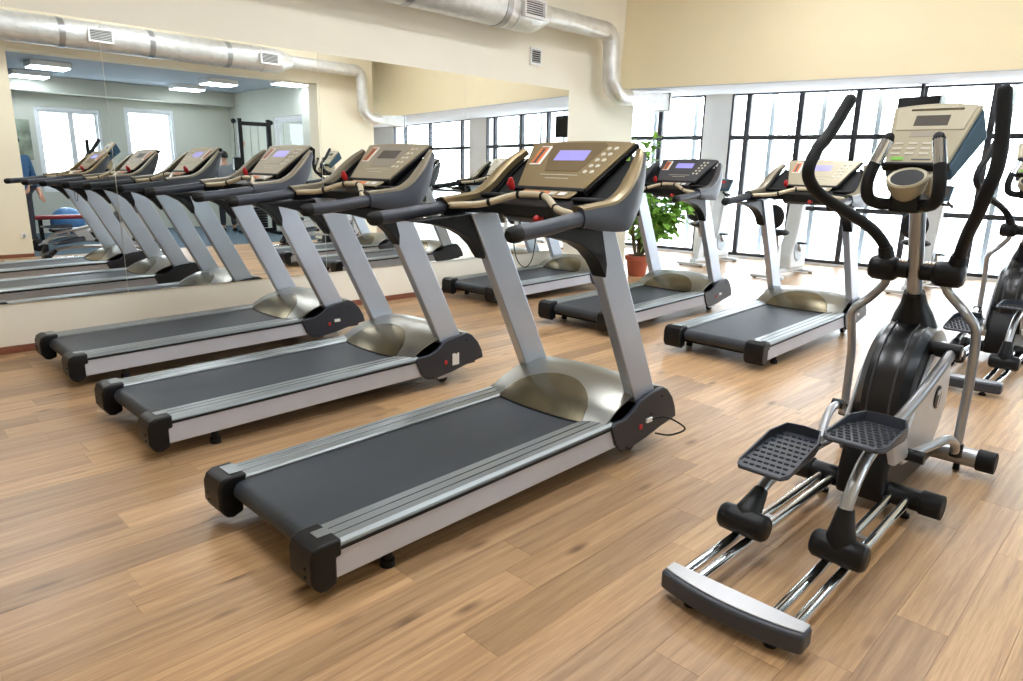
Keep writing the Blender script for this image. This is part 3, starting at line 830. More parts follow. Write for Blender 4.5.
# ------------------------------------------------------------------ elliptical trainer
def make_elliptical(label):
    t = thing('elliptical_trainer', label, 'elliptical', group='elliptical trainers')
    B = lambda: MB()
    # rear bar, curved, dark with a silver top plate
    n = 12; lo = []
    for i in range(n+1):
        v = -.245+.49*i/n; bow = -.035*(1-(v/.245)**2)
        lo.append((bow, v))
    mb = B(); mb.prism([(-.030+b, v) for b, v in lo]+[(.045, v) for b, v in reversed(lo)], .030, .098, 'z'); rb = mb.build('rear_bar', 'plastic_slate', t, bevel=.012, seg=3)
    mb = B(); mb.prism([(-.012+b, v*.97) for b, v in lo]+[(.040, v*.97) for b, v in reversed(lo)], .0975, .103, 'z'); mb.build('top_plate', 'shell_silver', rb, bevel=.003)
    for s in (1, -1):
        mb = B(); mb.lathe([(.012, .05), (.012, .016), (.022, .012), (.022, 0), (0, 0)], (.0, s*.14, 0), n=12); mb.build('foot', 'rubber_black', t)
    # chrome rails
    for v in (.192, .138, -.128, -.196):
        mb = B(); mb.cyl((.03, v, .082), (1.21, v*.93+.0, .090), .0185, n=16); mb.build('rail', 'chrome', t)
    for v, c in (((.192+.138)/2, .62), (-.162, .72)):
        mb = B(); mb.box(c-.012, c+.012, v-.03, v+.03, .082, .10); mb.build('rail_clip', 'silver_tube', t)
    # middle and front stabiliser
    mb = B(); mb.cyl((1.235, -.235, .090), (1.235, .235, .090), .046, n=20); mb.build('middle_bar', 'plastic_black', t)
    for s in (1, -1):
        mb = B(); mb.tube([(1.235, s*.225, .090), (1.235, s*.31, .090)], .053, 20); mb.build('bar_cap', 'rubber_black', t, bevel=.006)
        mb = B(); mb.lathe([(.010, .05), (.010, .020), (.024, .016), (.024, .0), (0, 0)], (1.235, s*.17, 0), n=12); mb.build('foot', 'rubber_black', t)
    mb = B(); mb.cyl((1.99, -.29, .078), (1.99, .29, .078), .046, n=20); mb.build('front_bar', 'silver_tube', t)
    for s in (1, -1):
        mb = B(); mb.tube([(1.99, s*.28, .078), (1.99, s*.36, .078)], .054, 20); mb.build('bar_cap', 'rubber_black', t, bevel=.006)
        mb = B(); mb.lathe([(.014, .04), (.016, .0), (0, 0)], (1.99, s*.20, 0), n=12); mb.build('foot', 'rubber_black', t)
    mb = B(); mb.box(1.20, 2.0, -.04, .04, .075, .135); mb.build('spine', 'plastic_black', t, bevel=.012)
    # flywheel housing: round drum with crowned rim
    cu, cz, rr = 1.585, .455, .345
    prof = [(0, -.112), (.27, -.112), (.305, -.104), (.328, -.078), (.333, -.074), (.342, -.04), (.345, 0), (.342, .04), (.333, .074), (.328, .078), (.305, .104), (.27, .112), (0, .112)]
    mb = B(); mb.lathe(prof, (cu, 0, cz), 'y', 40); dr = mb.build('flywheel_drum', 'black_gloss', t, angle=25)
    for v in (-.045, .045):
        mb = B(); mb.lathe([(.3425, -.004), (.348, -.002), (.348, .002), (.3425, .004)], (cu, v, cz), 'y', 40); mb.build('rim_line', 'panel_dark', dr)
    mb = B(); mb.prism([(1.16, .05), (1.15, .16), (1.20, .34), (1.30, .42), (1.50, .30), (1.90, .20), (1.92, .05)], -.10, .10); mb.build('lower_shroud', 'plastic_black', t, bevel=.02, seg=3)
    mb = B(); mb.box(1.255, 1.30, -.095, .095, .40, .455); mb.build('shroud_band', 'rubber_black', t, bevel=.012)
    for s in (1, -1):
        pts = []
        for i in range(25):
            a = R(-110)+R(230)*i/24
            pts.append((1.60+.255*math.cos(a), .44+.27*math.sin(a)))
        pts += [(1.36, .55), (1.24, .36), (1.20, .27), (1.25, .22)]
        mb = B(); mb.prism(pts, s*.113, s*.132); sp = mb.build('side_shield', 'shell_silver', t, bevel=.008)
        mb = B(); mb.lathe([(0, .132*s), (.055, .132*s), (.055, .136*s), (.05, .1375*s), (0, .1375*s)], (1.655, 0, .44), 'y', 24); mb.build('emblem', 'plastic_black', sp)
        mb = B(); mb.prism([(1.625, .475), (1.69, .475), (1.69, .462), (1.668, .42), (1.66, .395), (1.645, .395), (1.652, .42), (1.668, .455), (1.625, .455)], s*.1375, s*.1390); mb.build('emblem_mark', 'shell_silver', sp)
    # cranks
    for s, pu, pz in ((-1, 1.50, .695), (1, 1.665, .215)):
        mb = B(); mb.tube([(cu, s*.085, cz), (pu, s*.085, pz)], [.034, .028], 12, flat=.6); cr = mb.build('crank_arm', 'plastic_black', t)
        mb = B(); mb.tube([(pu, s*.080, pz), (pu, s*.225, pz)], .034, 16); mb.build('crank_joint', 'plastic_black', cr, bevel=.005)
        mb = B(); mb.cyl((pu, s*.224, pz), (pu, s*.229, pz), .016, n=12); mb.build('crank_bolt', 'chrome', cr)
    # pedal arms on rollers
    for s, path, cone, car in ((-1, [(.465, -.160, .19), (.478, -.158, .29), (.54, -.158, .385), (.66, -.158, .455), (.95, -.160, .505), (1.22, -.172, .58), (1.50, -.190, .695)], [(.462, -.160, .165), (.466, -.160, .20), (.484, -.158, .30)], (.460, -.162)),
                               (1, [(.43, .165, .17), (.50, .165, .225), (.62, .165, .265), (.95, .170, .275), (1.25, .180, .250), (1.665, .195, .215)], [(.415, .165, .155), (.435, .165, .18), (.525, .165, .238)], (.405, .165))):
        mb = B(); mb.tube(path, .0225, 14, smooth=6); ar = mb.build('pedal_arm', 'silver_tube', t)
        mb = B(); mb.tube(cone, [.050, .050, .028], 16, smooth=4); mb.build('arm_boot', 'plastic_black', ar)
        mb = B(); u, v = car; mb.lathe([(0, -.092), (.040, -.092), (.050, -.080), (.053, -.02), (.050, 0), (.053, .02), (.050, .080), (.040, .092), (0, .092)], (u, v, .150), 'y', 22); mb.build('roller', 'plastic_black', ar, angle=60)
    # pedals: shallow trays with raised sides and studs
    for s, o, ax, ln, w in ((-1, (.455, -.148, .545), Vector((.36, 0, -.028)), .36, .205), (1, (.485, .165, .325), Vector((.40, 0, .042)), .40, .205)):
        F = frame(o, ax, (0, 1, 0))
        mb = MB(F); hw = w/2
        out = [(0, -hw*.82), (0, hw*.82), (.03, hw), (ln*.7, hw), (ln, hw*.72), (ln, -hw*.72), (ln*.7, -hw), (.03, -hw)]
        mb.prism(out, -.012, .004, 'z'); pd = mb.build('pedal', 'plastic_slate', t, bevel=.006)
        def wall(pts, hts):
            mb = MB(F); k = len(pts); ins = [(p[0]*.98+ln*.01, p[1]*.93) for p in pts]
            vs = [(p[0], p[1], .0) for p in pts]+[(p[0], p[1], h) for p, h in zip(pts, hts)]+[(p[0], p[1], h) for p, h in zip(ins, hts)]+[(p[0], p[1], .0) for p in ins]
            fs = []
            for i in range(k-1):
                for r_ in range(4):
                    fs.append((r_*k+i, r_*k+i+1, ((r_+1) % 4)*k+i+1, ((r_+1) % 4)*k+i))
            fs += [(0, k, 2*k, 3*k), (k-1, 4*k-1, 3*k-1, 2*k-1)]
            mb.add(vs, fs); return mb.build('pedal_rim', 'plastic_slate', pd)
        rim = [(0, -hw*.8), (.04, -hw), (ln*.4, -hw), (ln*.75, -hw), (ln, -hw*.7), (ln*1.02, 0), (ln, hw*.7), (ln*.75, hw), (ln*.4, hw), (.04, hw), (0, hw*.8)]
        wall(rim, [.006, .010, .022, .036, .042, .044, .042, .036, .022, .010, .006])
        studs = MB(F)
        for i in range(9):
            for j in range(7):
                x = .035+(ln-.08)*i/8; yy = -hw*.74+hw*1.48*j/6+(.006 if i % 2 else -.006)
                studs.tube([(x, yy-.008, .003), (x, yy+.008, .003)], [.0065, .0065], 6)
        so = studs.build('tread_studs', 'rubber_black', pd); so['kind'] = 'stuff'
    mb = B(); mb.hexa([(.94, -.178, .325), (1.12, -.178, .315), (1.12, -.150, .315), (.94, -.150, .325)], [(.80, -.176, .50), (1.0, -.176, .51), (1.0, -.150, .51), (.80, -.150, .50)]); mb.build('arm_bracket', 'shell_silver', t, bevel=.005)
    # post and boot
    pb, ptp = Vector((1.578, 0, .79)), Vector((1.365, 0, 1.315))
    mb = B(); mb.cyl(pb, ptp, .031, n=20); mb.build('post', 'silver_tube', t)
    mb = B(); d = (ptp-pb).normalized(); mb.tube([pb-d*.03, pb+d*.03, pb+d*.09, pb+d*.15], [.098, .080, .055, .042], 20, smooth=4); mb.build('post_boot', 'plastic_black', t)
    # pivot bar
    PU, PZ = 1.482, 1.026
    for s in (1, -1):
        mb = B(); mb.cyl((PU, s*.025, PZ), (PU, s*.10, PZ), .037, n=18); pv = mb.build('pivot_arm', 'plastic_black', t)
        mb = B(); mb.lathe([(0, -.058), (.042, -.058), (.054, -.044), (.056, 0), (.054, .04), (.044, .056), (0, .058)], (PU, s*.128, PZ), 'y', 22); mb.build('pivot_hub', 'plastic_black', t, angle=60)
        for k in range(3):
            mb = B(); mb.tube([(PU-.012, s*(.040+k*.014), PZ+.034), (PU+.012, s*(.040+k*.014), PZ+.038)], .008, 8); mb.build('spring', 'chrome', pv)
    # moving arms: dark upper handles, silver lower tubes
    lo_r = [(1.482, -.125, 1.0), (1.482, -.135, .955), (1.485, -.185, .902), (1.460, -.230, .863), (1.469, -.266, .80), (1.52, -.268, .60), (1.535, -.265, .42), (1.53, -.265, .225)]
    lo_l = [(1.482, .118, 1.0), (1.50, .120, .955), (1.51, .175, .882), (1.49, .232, .814), (1.53, .245, .740), (1.600, .250, .60), (1.61, .250, .44), (1.62, .250, .26)]
    up_l = [(1.482, .120, 1.06), (1.470, .132, 1.12), (1.43, .185, 1.195), (1.28, .240, 1.265), (1.10, .292, 1.335), (1.00, .312, 1.395), (.975, .315, 1.45), (1.02, .305, 1.53), (1.085, .29, 1.59), (1.183, .265, 1.725)]
    up_r = [(1.482, -.150, 1.06), (1.46, -.160, 1.11), (1.36, -.195, 1.205), (1.26, -.236, 1.29), (1.185, -.268, 1.38), (1.175, -.286, 1.46), (1.182, -.284, 1.56), (1.18, -.266, 1.73)]
    for s, lo_, up_ in ((-1, lo_r, up_r), (1, lo_l, up_l)):
        mb = B(); mb.tube(lo_, .0195, 14, smooth=6); la = mb.build('lower_arm', 'silver_tube', t)
        mb = B(); mb.tube([lo_[-1], Vector(lo_[-1])+Vector((0, 0, .06))], .026, 14); mb.build('arm_collar', 'plastic_black', la)
        mb = B(); mb.tube(up_, .0245, 14, smooth=7, roundend=True); ua = mb.build('handle_arm', 'rubber_black', t)
        mb = B(); mb.tube([Vector(up_[0])-Vector((0, 0, .03)), up_[0], up_[1]], [.040, .037, .030], 14); mb.build('handle_socket', 'plastic_black', ua)
    mb = B(); mb.tube([(1.53, -.265, .232), (1.49, -.262, .292), (1.40, -.252, .335), (1.29, -.235, .342), (1.11, -.185, .327)], .019, 12, smooth=6); mb.build('link_arm', 'silver_tube', t)
    mb = B(); mb.cyl((1.12, -.14, .322), (1.12, -.235, .322), .026, n=14); mb.build('link_joint', 'plastic_black', t)
    mb = B(); mb.tube([(1.62, .25, .268), (1.55, .248, .325), (1.42, .238, .350), (1.28, .215, .335), (1.12, .175, .285)], .019, 12, smooth=6); mb.build('link_arm', 'silver_tube', t)
    mb = B(); mb.cyl((1.50, .215, .345), (1.50, .270, .345), .024, n=14); mb.build('link_joint', 'plastic_black', t)
    # console
    o = Vector((1.235, 0, 1.468)); tp = Vector((1.425, 0, 1.700)); F = frame(o, (0, -1, 0), tp-o); H = (tp-o).length
    def trap(mb, hw0, hw1, y0, y1, z0, z1, arch=0.0, n=10, sx=0):
        lo = [(-hw0, y0), (hw0, y0)]; hi = [(hw1-2*hw1*i/n, y1+arch*(1-(2*i/n-1)**2)) for i in range(n+1)]
        mb.prism(lo+hi, z0, z1, 'z')
    lo4 = [(-.112, 0), (.112, 0), (.158, H), (-.158, H)]
    mb = MB(F); mb.hexa([(-.118, -.01, -.080), (.124, -.01, -.080), (.182, H-.05, -.125), (-.165, H-.05, -.125)], [(-.116, -.002, -.006), (.116, -.002, -.006), (.164, H+.006, -.006), (-.164, H+.006, -.006)])
    mb.build('console_shell', 'shell_blue', t, bevel=.014, seg=3)
    mb = MB(F); trap(mb, .112, .160, 0, H, -.008, .010, .018); cn = mb.build('console_face', 'console_beige', t, bevel=.005)
    mb = MB(F); trap(mb, .124, .142, .175, .292, .009, .0125, .012); mb.build('display_bezel', 'console_light', cn, bevel=.002)
    def patch(name, mt, x0, x1, y0, y1, z=.0135, dz=.003):
        mb = MB(F); mb.prism([(x0, y0), (x1, y0), (x1, y1), (x0, y1)], z-dz, z, 'z'); return mb.build(name, mt, cn, flat=True)
    patch('display', 'display_off', -.062, .062, .196, .250)
    patch('status_bar', 'scoop_metal', -.09, .10, .276, .286)
    patch('logo_plate', 'panel_grey', -.06, .03, .140, .168, .0112)
    for r_ in range(3):
        for c_ in range(4):
            mb = MB(F); x = -.088+c_*.052; yy = .052+r_*.026; mb.box(x-.017, x+.017, yy-.006, yy+.006, .008, .0125); mb.build('button', 'button', cn, bevel=.002)
    patch('start_button', 'green', -.094, -.050, .018, .034, .0128)
    patch('slot', 'panel_dark', -.02, .05, .020, .026, .0112)
    mb = MB(F); mb.box(-.122, .122, -.014, .002, -.02, .022); mb.build('console_lip', 'rubber_black', t, bevel=.005)
    # neck with cup holder
    mb = B(); mb.prism([(1.20, 1.365), (1.165, 1.425), (1.25, 1.452), (1.36, 1.50), (1.40, 1.42), (1.36, 1.33)], -.082, .082); mb.build('console_neck', 'console_beige', t, bevel=.014, seg=3)
    CF = Matrix.Translation((1.165, 0, 1.405)) @ Matrix.Rotation(R(-32), 4, 'Y')
    mb = MB(CF); mb.lathe([(.040, -.075), (.058, -.045), (.072, -.005), (.074, .018), (.068, .024), (.058, .020)], n=26); cp = mb.build('cup_holder', 'console_beige', t)
    mb = MB(CF); mb.lathe([(.0585, .0205), (.054, .005), (.046, -.055), (0, -.057)], n=26); mb.build('cup_well', 'rubber_black', cp)
    mb = B(); mb.box(1.155, 1.36, -.056, .056, 1.285, 1.375); mb.build('neck_base', 'plastic_black', t, bevel=.014, seg=3)
    # fixed grips with metal contacts
    for s in (1, -1):
        g = [(1.20, s*.04, 1.318), (1.16, s*.09, 1.318), (1.125, s*.120, 1.338), (1.108, s*.128, 1.385), (1.115, s*.120, 1.45), (1.150, s*.092, 1.555)]
        mb = B(); mb.tube(g, .0235, 14, smooth=6); gr = mb.build('fixed_grip', 'rubber_black', t)
        a, b = Vector((1.122, s*.1145, 1.472)), Vector((1.152, s*.0905, 1.562))
        mb = B(); mb.cyl(a, b, .0245, n=16); mb.build('pulse_contact', 'chrome', gr)
        mb = B(); mb.tube([b, b+(b-a).normalized()*.012], [.025, .021], 14, roundend=True); mb.build('grip_plug', 'rubber_black', gr)
    mb = B(); mb.cyl((1.375, .0, 1.285), (1.29, .03, 1.33), .02, n=12); mb.build('neck_tube', 'silver_tube', t)
    return t
E1 = put(make_elliptical('black and silver elliptical trainer nearest the camera, with blue-backed console'), 1.92, .853)
E2 = dup(E1, (5.47, .985, 0), 0, 'second elliptical trainer at the right edge, behind the near one')

# ------------------------------------------------------------------ upright bikes by the windows
def make_bike(label):
    t = thing('exercise_bike', label, 'exercise bike', group='exercise bikes along the windows')
    for u, hw in ((.0, .23), (1.12, .21)):
        mb = MB(); mb.box(u-.05, u+.05, -hw, hw, .012, .055); f = mb.build('floor_bar', 'bike_white', t, bevel=.012)
        for s in (1, -1):
            mb = MB(); mb.lathe([(.024, .03), (.026, 0), (0, 0)], (u, s*(hw-.05), 0), n=12); mb.build('foot', 'rubber_black', f)
    mb = MB(); mb.box(.03, 1.10, -.05, .05, .05, .11); mb.build('spine', 'bike_white', t, bevel=.012)
    mb = MB(); mb.prism([(.10, .10), (.20, .45), (.27, .45), (.30, .10)], -.045, .045); mb.build('seat_mast', 'bike_white', t, bevel=.012)
    mb = MB(); mb.cyl((.225, 0, .44), (.15, 0, .62), .028, n=14); mb.build('seat_post', 'silver_tube', t)
    mb = MB(); mb.ball((.16, 0, .64), (.16, .17, .05), 18); mb.build('seat', 'rubber_black', t)
    mb = MB(); mb.ball((-.01, 0, .86), (.05, .16, .17), 18); mb.build('backrest', 'rubber_black', t)
    mb = MB(); mb.tube([(.12, 0, .60), (.02, 0, .66), (-.02, 0, .80)], .02, 10, smooth=4); mb.build('back_tube', 'silver_tube', t)
    mb = MB(); mb.prism([(.50, .10), (.46, .30), (.60, .55), (.68, .92), (.72, 1.18), (.80, 1.18), (.84, .80), (.98, .55), (1.04, .30), (1.02, .10)], -.10, .10); mb.build('drive_housing', 'bike_white', t, bevel=.03, seg=3)
    for s in (1, -1):
        mb = MB(); mb.lathe([(0, s*.100), (.15, s*.100), (.14, s*.112), (0, s*.115)], (.72, 0, .36), 'y', 24); mb.build('drive_disc', 'frame_pale', t)
        e = (.72+s*.12, s*.145, .36-s*.12)
        mb = MB(); mb.tube([(.72, s*.13, .36), e], [.02, .016], 10); mb.build('crank_arm', 'silver_tube', t)
        mb = MB(); mb.box(e[0]-.05, e[0]+.05, min(e[1], e[1]+s*.10), max(e[1], e[1]+s*.10), e[2]-.012, e[2]+.012); mb.build('pedal', 'rubber_black', t, bevel=.005)
        mb = MB(); mb.tube([(.74, s*.04, 1.10), (.66, s*.20, 1.10), (.50, s*.25, 1.08), (.40, s*.22, 1.14)], .016, 10, smooth=5); mb.build('handlebar', 'rubber_black', t)
    F = frame((.66, 0, 1.17), (0, -1, 0), (.16, 0, .20))
    mb = MB(F); mb.box(-.17, .17, 0, .22, -.05, 0); cn = mb.build('console', 'shell_blue', t, bevel=.015)
    mb = MB(F); mb.box(-.15, .15, .02, .20, -.004, .004); mb.build('console_face', 'panel_dark', cn)
    mb = MB(F); mb.box(-.06, .06, .12, .17, .003, .006); mb.build('display', 'red', cn)
    return t
B1 = put(make_bike('white exercise bike with black backrest, standing between the two rear treadmills'), 9.42, 4.20)
B2 = dup(B1, (9.76, 5.60, 0), 0, 'white exercise bike behind the dark-console treadmill and the plant')
B3 = dup(B1, (9.55, 2.48, 0), 0, 'white exercise bike with blue console, behind the near elliptical trainer')

# ------------------------------------------------------------------ potted ficus
def make_plant(x, y):
    t = thing('potted_ficus', 'leafy green ficus in a terracotta pot beside the mirror wall end', 'plant', (x, y, 0))
    prof = [(0, 0), (.105, 0), (.112, .02), (.130, .14), (.138, .20), (.158, .205), (.162, .26), (.148, .265), (.142, .235), (0, .235)]
    MB().lathe(prof, n=28).build('pot', 'terracotta', t)
    MB().lathe([(0, .242), (.139, .236), (.139, .20), (0, .20)], n=20).build('soil', 'soil', t)
    rnd = random.Random(5); stems = MB(); tips = []
    for k in range(17):
        a = k*2.4+rnd.random()*.5; lean = rnd.uniform(.10, .40); h = rnd.uniform(.65, 1.50)
        b = Vector((math.cos(a)*.03, math.sin(a)*.03, .22)); top = Vector((math.cos(a)*lean, math.sin(a)*lean, h))
        if k == 0: top = Vector((.05, -.03, 1.66))
        if k in (3, 6, 9, 12, 15): top = Vector((.12+.02*k, -.30-.02*k, .45+.055*k))
        if k == 4: top = Vector((-.06, .02, 1.25))
        mid = b.lerp(top, .5)+Vector((0, 0, .12))
        P = catmull([b, mid, top], 8); stems.tube(P, [.014, .009, .003], 6)
        for i in range(5, len(P)):
            for q in range(3):
                d = Vector((rnd.uniform(-1, 1), rnd.uniform(-1, 1), rnd.uniform(-.3, .8))).normalized()*rnd.uniform(.05, .17)
                e = P[i]+d; stems.tube([P[i], e], [.004, .002], 4)
                for w in range(3): tips.append((P[i].lerp(e, .45+.27*w), d.normalized()))
    so = stems.build('stems', 'stem', t)
    lv = MB()
    for (p, d) in tips:
        L = rnd.uniform(.07, .125); W = L*.38
        d = (d+Vector((rnd.uniform(-.8, .8), rnd.uniform(-.8, .8), rnd.uniform(-.9, .2)))).normalized()
        sd = d.cross(Vector((rnd.uniform(-.3, .3), rnd.uniform(-.3, .3), 1))).normalized(); nn = sd.cross(d)
        c = p+d*L*.5
        vs = [p, c*.6+p*.4+sd*W*.8+nn*.006, c+sd*W+nn*.004, p+d*L*.8+sd*W*.6, p+d*L-nn*.012, p+d*L*.8-sd*W*.6, c-sd*W+nn*.004, c*.6+p*.4-sd*W*.8+nn*.006, c-nn*.006]
        lv.add(vs, [(0, 1, 8), (1, 2, 8), (2, 3, 8), (3, 4, 8), (4, 5, 8), (5, 6, 8), (6, 7, 8), (7, 0, 8)])
    lo = lv.build('foliage', 'leaf', t, angle=180); lo['kind'] = 'stuff'
    return t
pl = make_plant(8.16, 5.52); pl.scale = (1.1, 1.1, 1.08)

# ------------------------------------------------------------------ television hung from the soffit
q = Vector((10.9, 3.02, 0))
t = thing('hanging_television', 'black flat television hung on a pole from the soffit, behind the elliptical console', 'television', (q.x, q.y, 2.13), R(171))
MB().box(-.03, .03, -.27, .27, -.05, .36).build('body', 'plastic_black', t, bevel=.01)
MB().box(.029, .034, -.25, .25, -.03, .34).build('screen', 'black_gloss', t)
MB().cyl((-.05, 0, .10), (-.05, 0, .540), .025, n=12).build('pole', 'frame_dark', t)
MB().box(-.09, -.01, -.05, .05, .528, .540).build('ceiling_plate', 'frame_dark', t)

# ------------------------------------------------------------------ things of the second room, seen in the mirrors
def bars(t, mt, lst, r=.03):
    for name, a, b in lst:
        mb = MB(); mb.tube([a, b], r, 8); mb.build(name, mt, t)
t = thing('cable_machine', 'tall black cable machine in the second room, by the right window', 'gym machine', (7.15, -2.55, 0), R(8))
for x in (-.30, .30):
    MB().box(x-.04, x+.04, -.04, .04, .05, 2.42).build('column', 'plastic_black', t, bevel=.006)
    MB().box(x-.05, x+.05, -.45, .45, 0, .06).build('base_rail', 'plastic_black', t, bevel=.006)
MB().box(-.26, .26, -.03, .03, 2.28, 2.36).build('cross_beam', 'plastic_black', t, bevel=.006)
MB().box(-.26, .26, -.03, .03, .06, .12).build('lower_beam', 'plastic_black', t, bevel=.006)
for x in (-.42, .36):
    MB().lathe([(0, -.015), (.05, -.015), (.05, .015), (0, .015)], (x, 0, 2.36), 'y', 14).build('pulley', 'rubber_black', t)
    MB().cyl((x, 0, 1.2), (x, 0, 2.36), .006, n=6).build('cable', 'rubber_black', t)
MB().box(-.48, -.30, -.06, .06, 1.35, 1.62).build('carriage', 'plastic_black', t, bevel=.01)
for k in range(8):
    MB().box(-.14, .14, -.08, .08, .14+k*.055, .185+k*.055).build('weight_plate', 'plastic_black', t)
for x in (-.08, .08): MB().cyl((x, 0, .12), (x, 0, 2.29), .010, n=8).build('guide_rod', 'chrome', t)

t = thing('dumbbell_rack', 'black dumbbell rack against the left side of the second room', 'rack', (2.98, -4.35, 0), R(90))
for x in (-.5, .5):
    mb = MB(); mb.prism([(-.25, 0), (-.05, 1.05), (.02, 1.05), (.25, 0)], x-.025, x+.025, 'x'); mb.build('side_frame', 'plastic_black', t)
for k, z in enumerate((.30, .62, .94)):
    MB().box(-.5, .5, -.16+k*.02, .10, z-.02, z).build('shelf', 'frame_dark', t)
for k, z in enumerate((.30, .62, .94)):
    for j in range(3):
        x = -.33+.33*j
        d = thing('dumbbell', '%s dumbbell on the %s shelf of the rack' % (('left', 'middle', 'right')[j], ('bottom', 'middle', 'top')[k]), 'dumbbell', (2.98+.03, -4.35+x, z+.0705), R(90), 'dumbbells on the rack')
        MB().cyl((0, -.12, 0), (0, .12, 0), .014, n=10).build('bar', 'chrome', d)
        for sgn in (1, -1):
            MB().lathe([(0, sgn*.06), (.06, sgn*.06), (.07, sgn*.07), (.07, sgn*.12), (.06, sgn*.13), (0, sgn*.13)], axis='y', n=14).build('weight', 'rubber_black', d)

t = thing('weight_bench', 'low bench with red padding in front of the blue ball', 'bench', (3.55, -3.0, 0), 0)
MB().box(-.55, .55, -.14, .14, .42, .49).build('pad', 'pad_red', t, bevel=.02)
for x in (-.42, .42):
    MB().box(x-.03, x+.03, -.03, .03, .04, .42).build('leg', 'plastic_black', t)
    MB().box(x-.03, x+.03, -.22, .22, 0, .04).build('foot_bar', 'plastic_black', t)
o = MB().ball((0, 0, 0), .30, 24).build('exercise_ball', 'ball_blue'); o.location = (3.75, -3.75, .30)
tag(o, 'large light blue exercise ball behind the red bench', 'ball')

t = thing('ab_trainer', 'low curved silver trainer with black wheel, just inside the opening', 'gym machine', (2.98, -1.42, 0), 0)
mb = MB(); mb.tube([(-.25, 0, .10), (0, 0, .20), (.4, 0, .26), (.8, 0, .42), (1.0, 0, .62)], .035, 10, smooth=5); mb.build('curved_beam', 'silver_tube', t)
MB().lathe([(0, -.03), (.08, -.03), (.10, -.015), (.10, .015), (.08, .03), (0, .03)], (-.25, 0, .10), 'y', 18).build('wheel', 'rubber_black', t)
MB().box(-.05, .45, -.12, .12, .30, .36).build('pad', 'plastic_black', t, bevel=.02)
MB().box(.72, .80, -.28, .28, 0, .05).build('floor_bar', 'silver_tube', t, bevel=.01)
MB().cyl((.76, 0, .04), (.76, 0, .42), .028, n=10).build('leg', 'silver_tube', t)
MB().cyl((.2, 0, .22), (.2, 0, .31), .03, n=10).build('pad_post', 'silver_tube', t)

o = MB().box(0, .42, .001, .02, 0, .80).build('wall_poster', 'poster'); o.location = (3.22, YB, 1.50)
tag(o, 'greenish poster on the far wall left of the windows', 'poster')

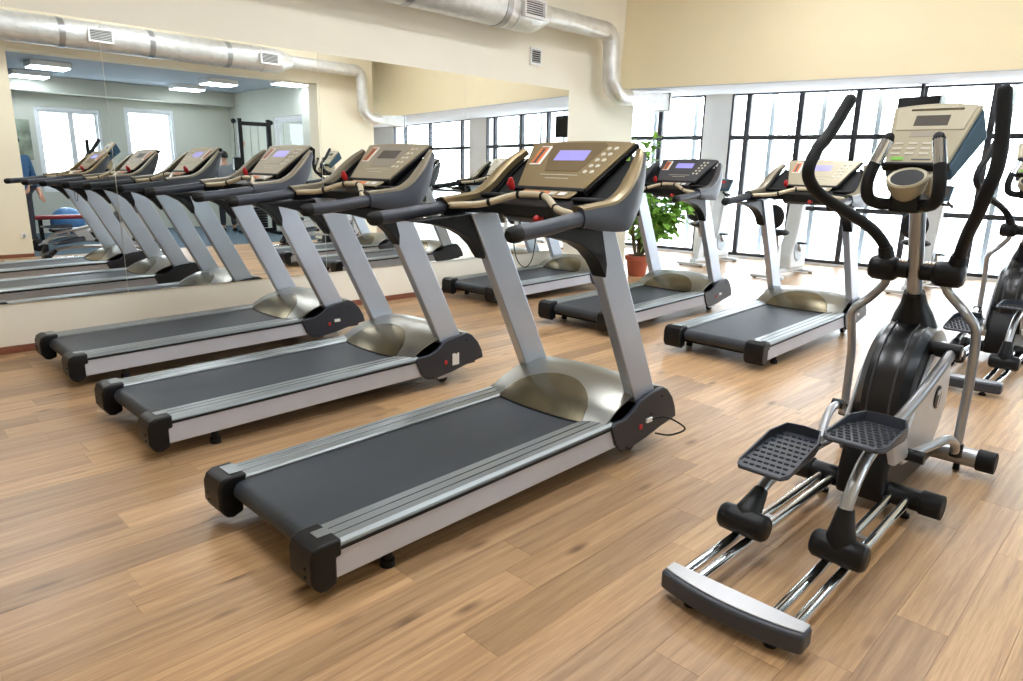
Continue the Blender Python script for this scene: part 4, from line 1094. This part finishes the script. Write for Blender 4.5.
# two persons seen in the mirror
def skinned(name, pts, edges, mt, parent, root=0, sub=2):
    me = bpy.data.meshes.new(name); me.from_pydata([p[:3] for p in pts], edges, []); me.materials.append(MATS[mt])
    o = bpy.data.objects.new(name, me); COL.objects.link(o)
    if parent: o.parent = parent
    md = o.modifiers.new('skin', 'SKIN'); md.use_smooth_shade = True
    for i, p in enumerate(pts):
        sv = me.skin_vertices[0].data[i]; sv.radius = (p[3], p[4] if len(p) > 4 else p[3]); sv.use_root = (i == root)
    sd = o.modifiers.new('sub', 'SUBSURF'); sd.levels = sub; sd.render_levels = sub
    return o
def person(label, loc, rz, shirt, raised):
    t = thing('person', label, 'person', loc, rz)
    # facing +x; y is the person's left
    P = [(0, 0, .96, .13, .16), (0, 0, 1.15, .105, .145), (0, 0, 1.36, .115, .175), (0, 0, 1.47, .06), (.01, 0, 1.54, .055), (.02, 0, 1.63, .085, .075), (.02, 0, 1.71, .075, .068)]
    ed = [(0, 1), (1, 2), (2, 3), (3, 4), (4, 5), (5, 6)]
    def limb(start, pts):
        i0 = start
        for p in pts:
            P.append(p); ed.append((i0, len(P)-1)); i0 = len(P)-1
        return i0
    limb(0, [(0, .10, .88, .085), (.02, .11, .50, .06), (0, .12, .10, .042), (.10, .13, .04, .038), (.17, .14, .03, .03)])
    limb(0, [(0, -.10, .88, .085), (.02, -.11, .50, .06), (0, -.12, .10, .042), (.10, -.13, .04, .038), (.17, -.14, .03, .03)])
    if raised: arm_l = [(.02, .20, 1.42, .055), (.10, .36, 1.60, .045), (.14, .44, 1.84, .036), (.15, .46, 1.90, .03, .042), (.15, .46, 1.97, .024, .042)]
    else: arm_l = [(0, .20, 1.41, .055), (.02, .26, 1.14, .045), (.10, .26, .92, .036), (.13, .26, .87, .028, .04), (.15, .26, .81, .022, .04)]
    arm_r = [(0, -.20, 1.41, .055), (.02, -.26, 1.14, .045), (.10, -.26, .92, .036), (.13, -.26, .87, .028, .04), (.15, -.26, .81, .022, .04)]
    hl = limb(2, arm_l); hr = limb(2, arm_r)
    body = skinned('body', P, ed, 'skin', t)
    # fingers, each a short chain rooted in the palm
    for h, up_ in ((Vector(arm_l[-1][:3]), 1 if raised else -1), (Vector(arm_r[-1][:3]), -1)):
        for k in range(4):
            b = h+Vector((0, (k-1.5)*.019, -up_*.01)); L = (.075, .085, .08, .062)[k]
            mb = MB(); mb.tube([b, b+Vector((.008, 0, up_*L*.5)), b+Vector((.03, 0, up_*L))], [.010, .0095, .007], 8, roundend=True); mb.build('finger', 'skin', body)
        mb = MB(); mb.tube([h+Vector((.0, .03, -up_*.05)), h+Vector((.02, .058, -up_*.02)), h+Vector((.03, .064, up_*.02))], [.012, .011, .008], 8, roundend=True); mb.build('thumb', 'skin', body)
    # face
    for sy in (1, -1):
        MB().ball((.095, sy*.03, 1.655), (.010, .014, .008), 10).build('eye', 'white_label', body)
        MB().ball((.103, sy*.03, 1.655), (.005, .006, .006), 8).build('iris', 'hair_dark', body)
        MB().ball((.015, sy*.078, 1.645), (.018, .012, .032), 10).build('ear', 'skin', body)
    MB().ball((.108, 0, 1.625), (.018, .013, .024), 10).build('nose', 'skin', body)
    MB().ball((.094, 0, 1.585), (.010, .025, .007), 10).build('mouth', 'pad_red', body)
    hair = MB()
    def hp(a, b):
        th = -math.pi+2*math.pi*b; ph = a*R(112)
        front = math.cos(th)
        ph *= (1-.42*max(0, front))
        return (.012+.104*math.sin(ph)*math.cos(th), .092*math.sin(ph)*math.sin(th), 1.665+.108*math.cos(ph))
    hair.sheet(hp, 8, 20, (0, 0, -.004)); hair.build('hair', 'hair_dark', t)
    S = [(0, 0, .85, .150, .182), (0, 0, 1.15, .118, .158), (0, 0, 1.36, .128, .188), (0, 0, 1.455, .075)]
    se = [(0, 1), (1, 2), (2, 3)]
    for arm, sg in ((arm_l, 1), (arm_r, -1)):
        a0, a1 = Vector(arm[0][:3]), Vector(arm[1][:3]); a2 = Vector(arm[2][:3]); S += [(*a0, .07), (*a1, .057), (*a1.lerp(a2, .9), .048)]; k = len(S); se += [(2, k-3), (k-3, k-2), (k-2, k-1)]
    skinned('shirt', S, se, shirt, t)
    Q = [(0, 0, .98, .14, .172)]; qe = []
    for sg in (1, -1):
        Q += [(0, sg*.10, .88, .10), (.02, sg*.11, .50, .075), (0, sg*.12, .12, .062)]; k = len(Q); qe += [(0, k-3), (k-3, k-2), (k-2, k-1)]
    skinned('trousers', Q, qe, 'trousers', t)
    for sg in (1, -1):
        mb = MB(); mb.tube([(-.05, sg*.12, .045), (.05, sg*.13, .045), (.15, sg*.14, .035), (.20, sg*.145, .03)], [.045, .047, .04, .028], 12, flat=.9, roundend=True); mb.build('shoe', 'plastic_black', t)
    return t
person('person in a grey shirt raising one arm beside the cable machine', (6.86, -3.5, 0), R(-80), 'shirt_grey', True)
person('person in a blue shirt half hidden by the cream wall, left of the second room', (2.66, -1.9, 0), R(60), 'shirt_blue', False).scale = (1.06, 1.06, 1.06)
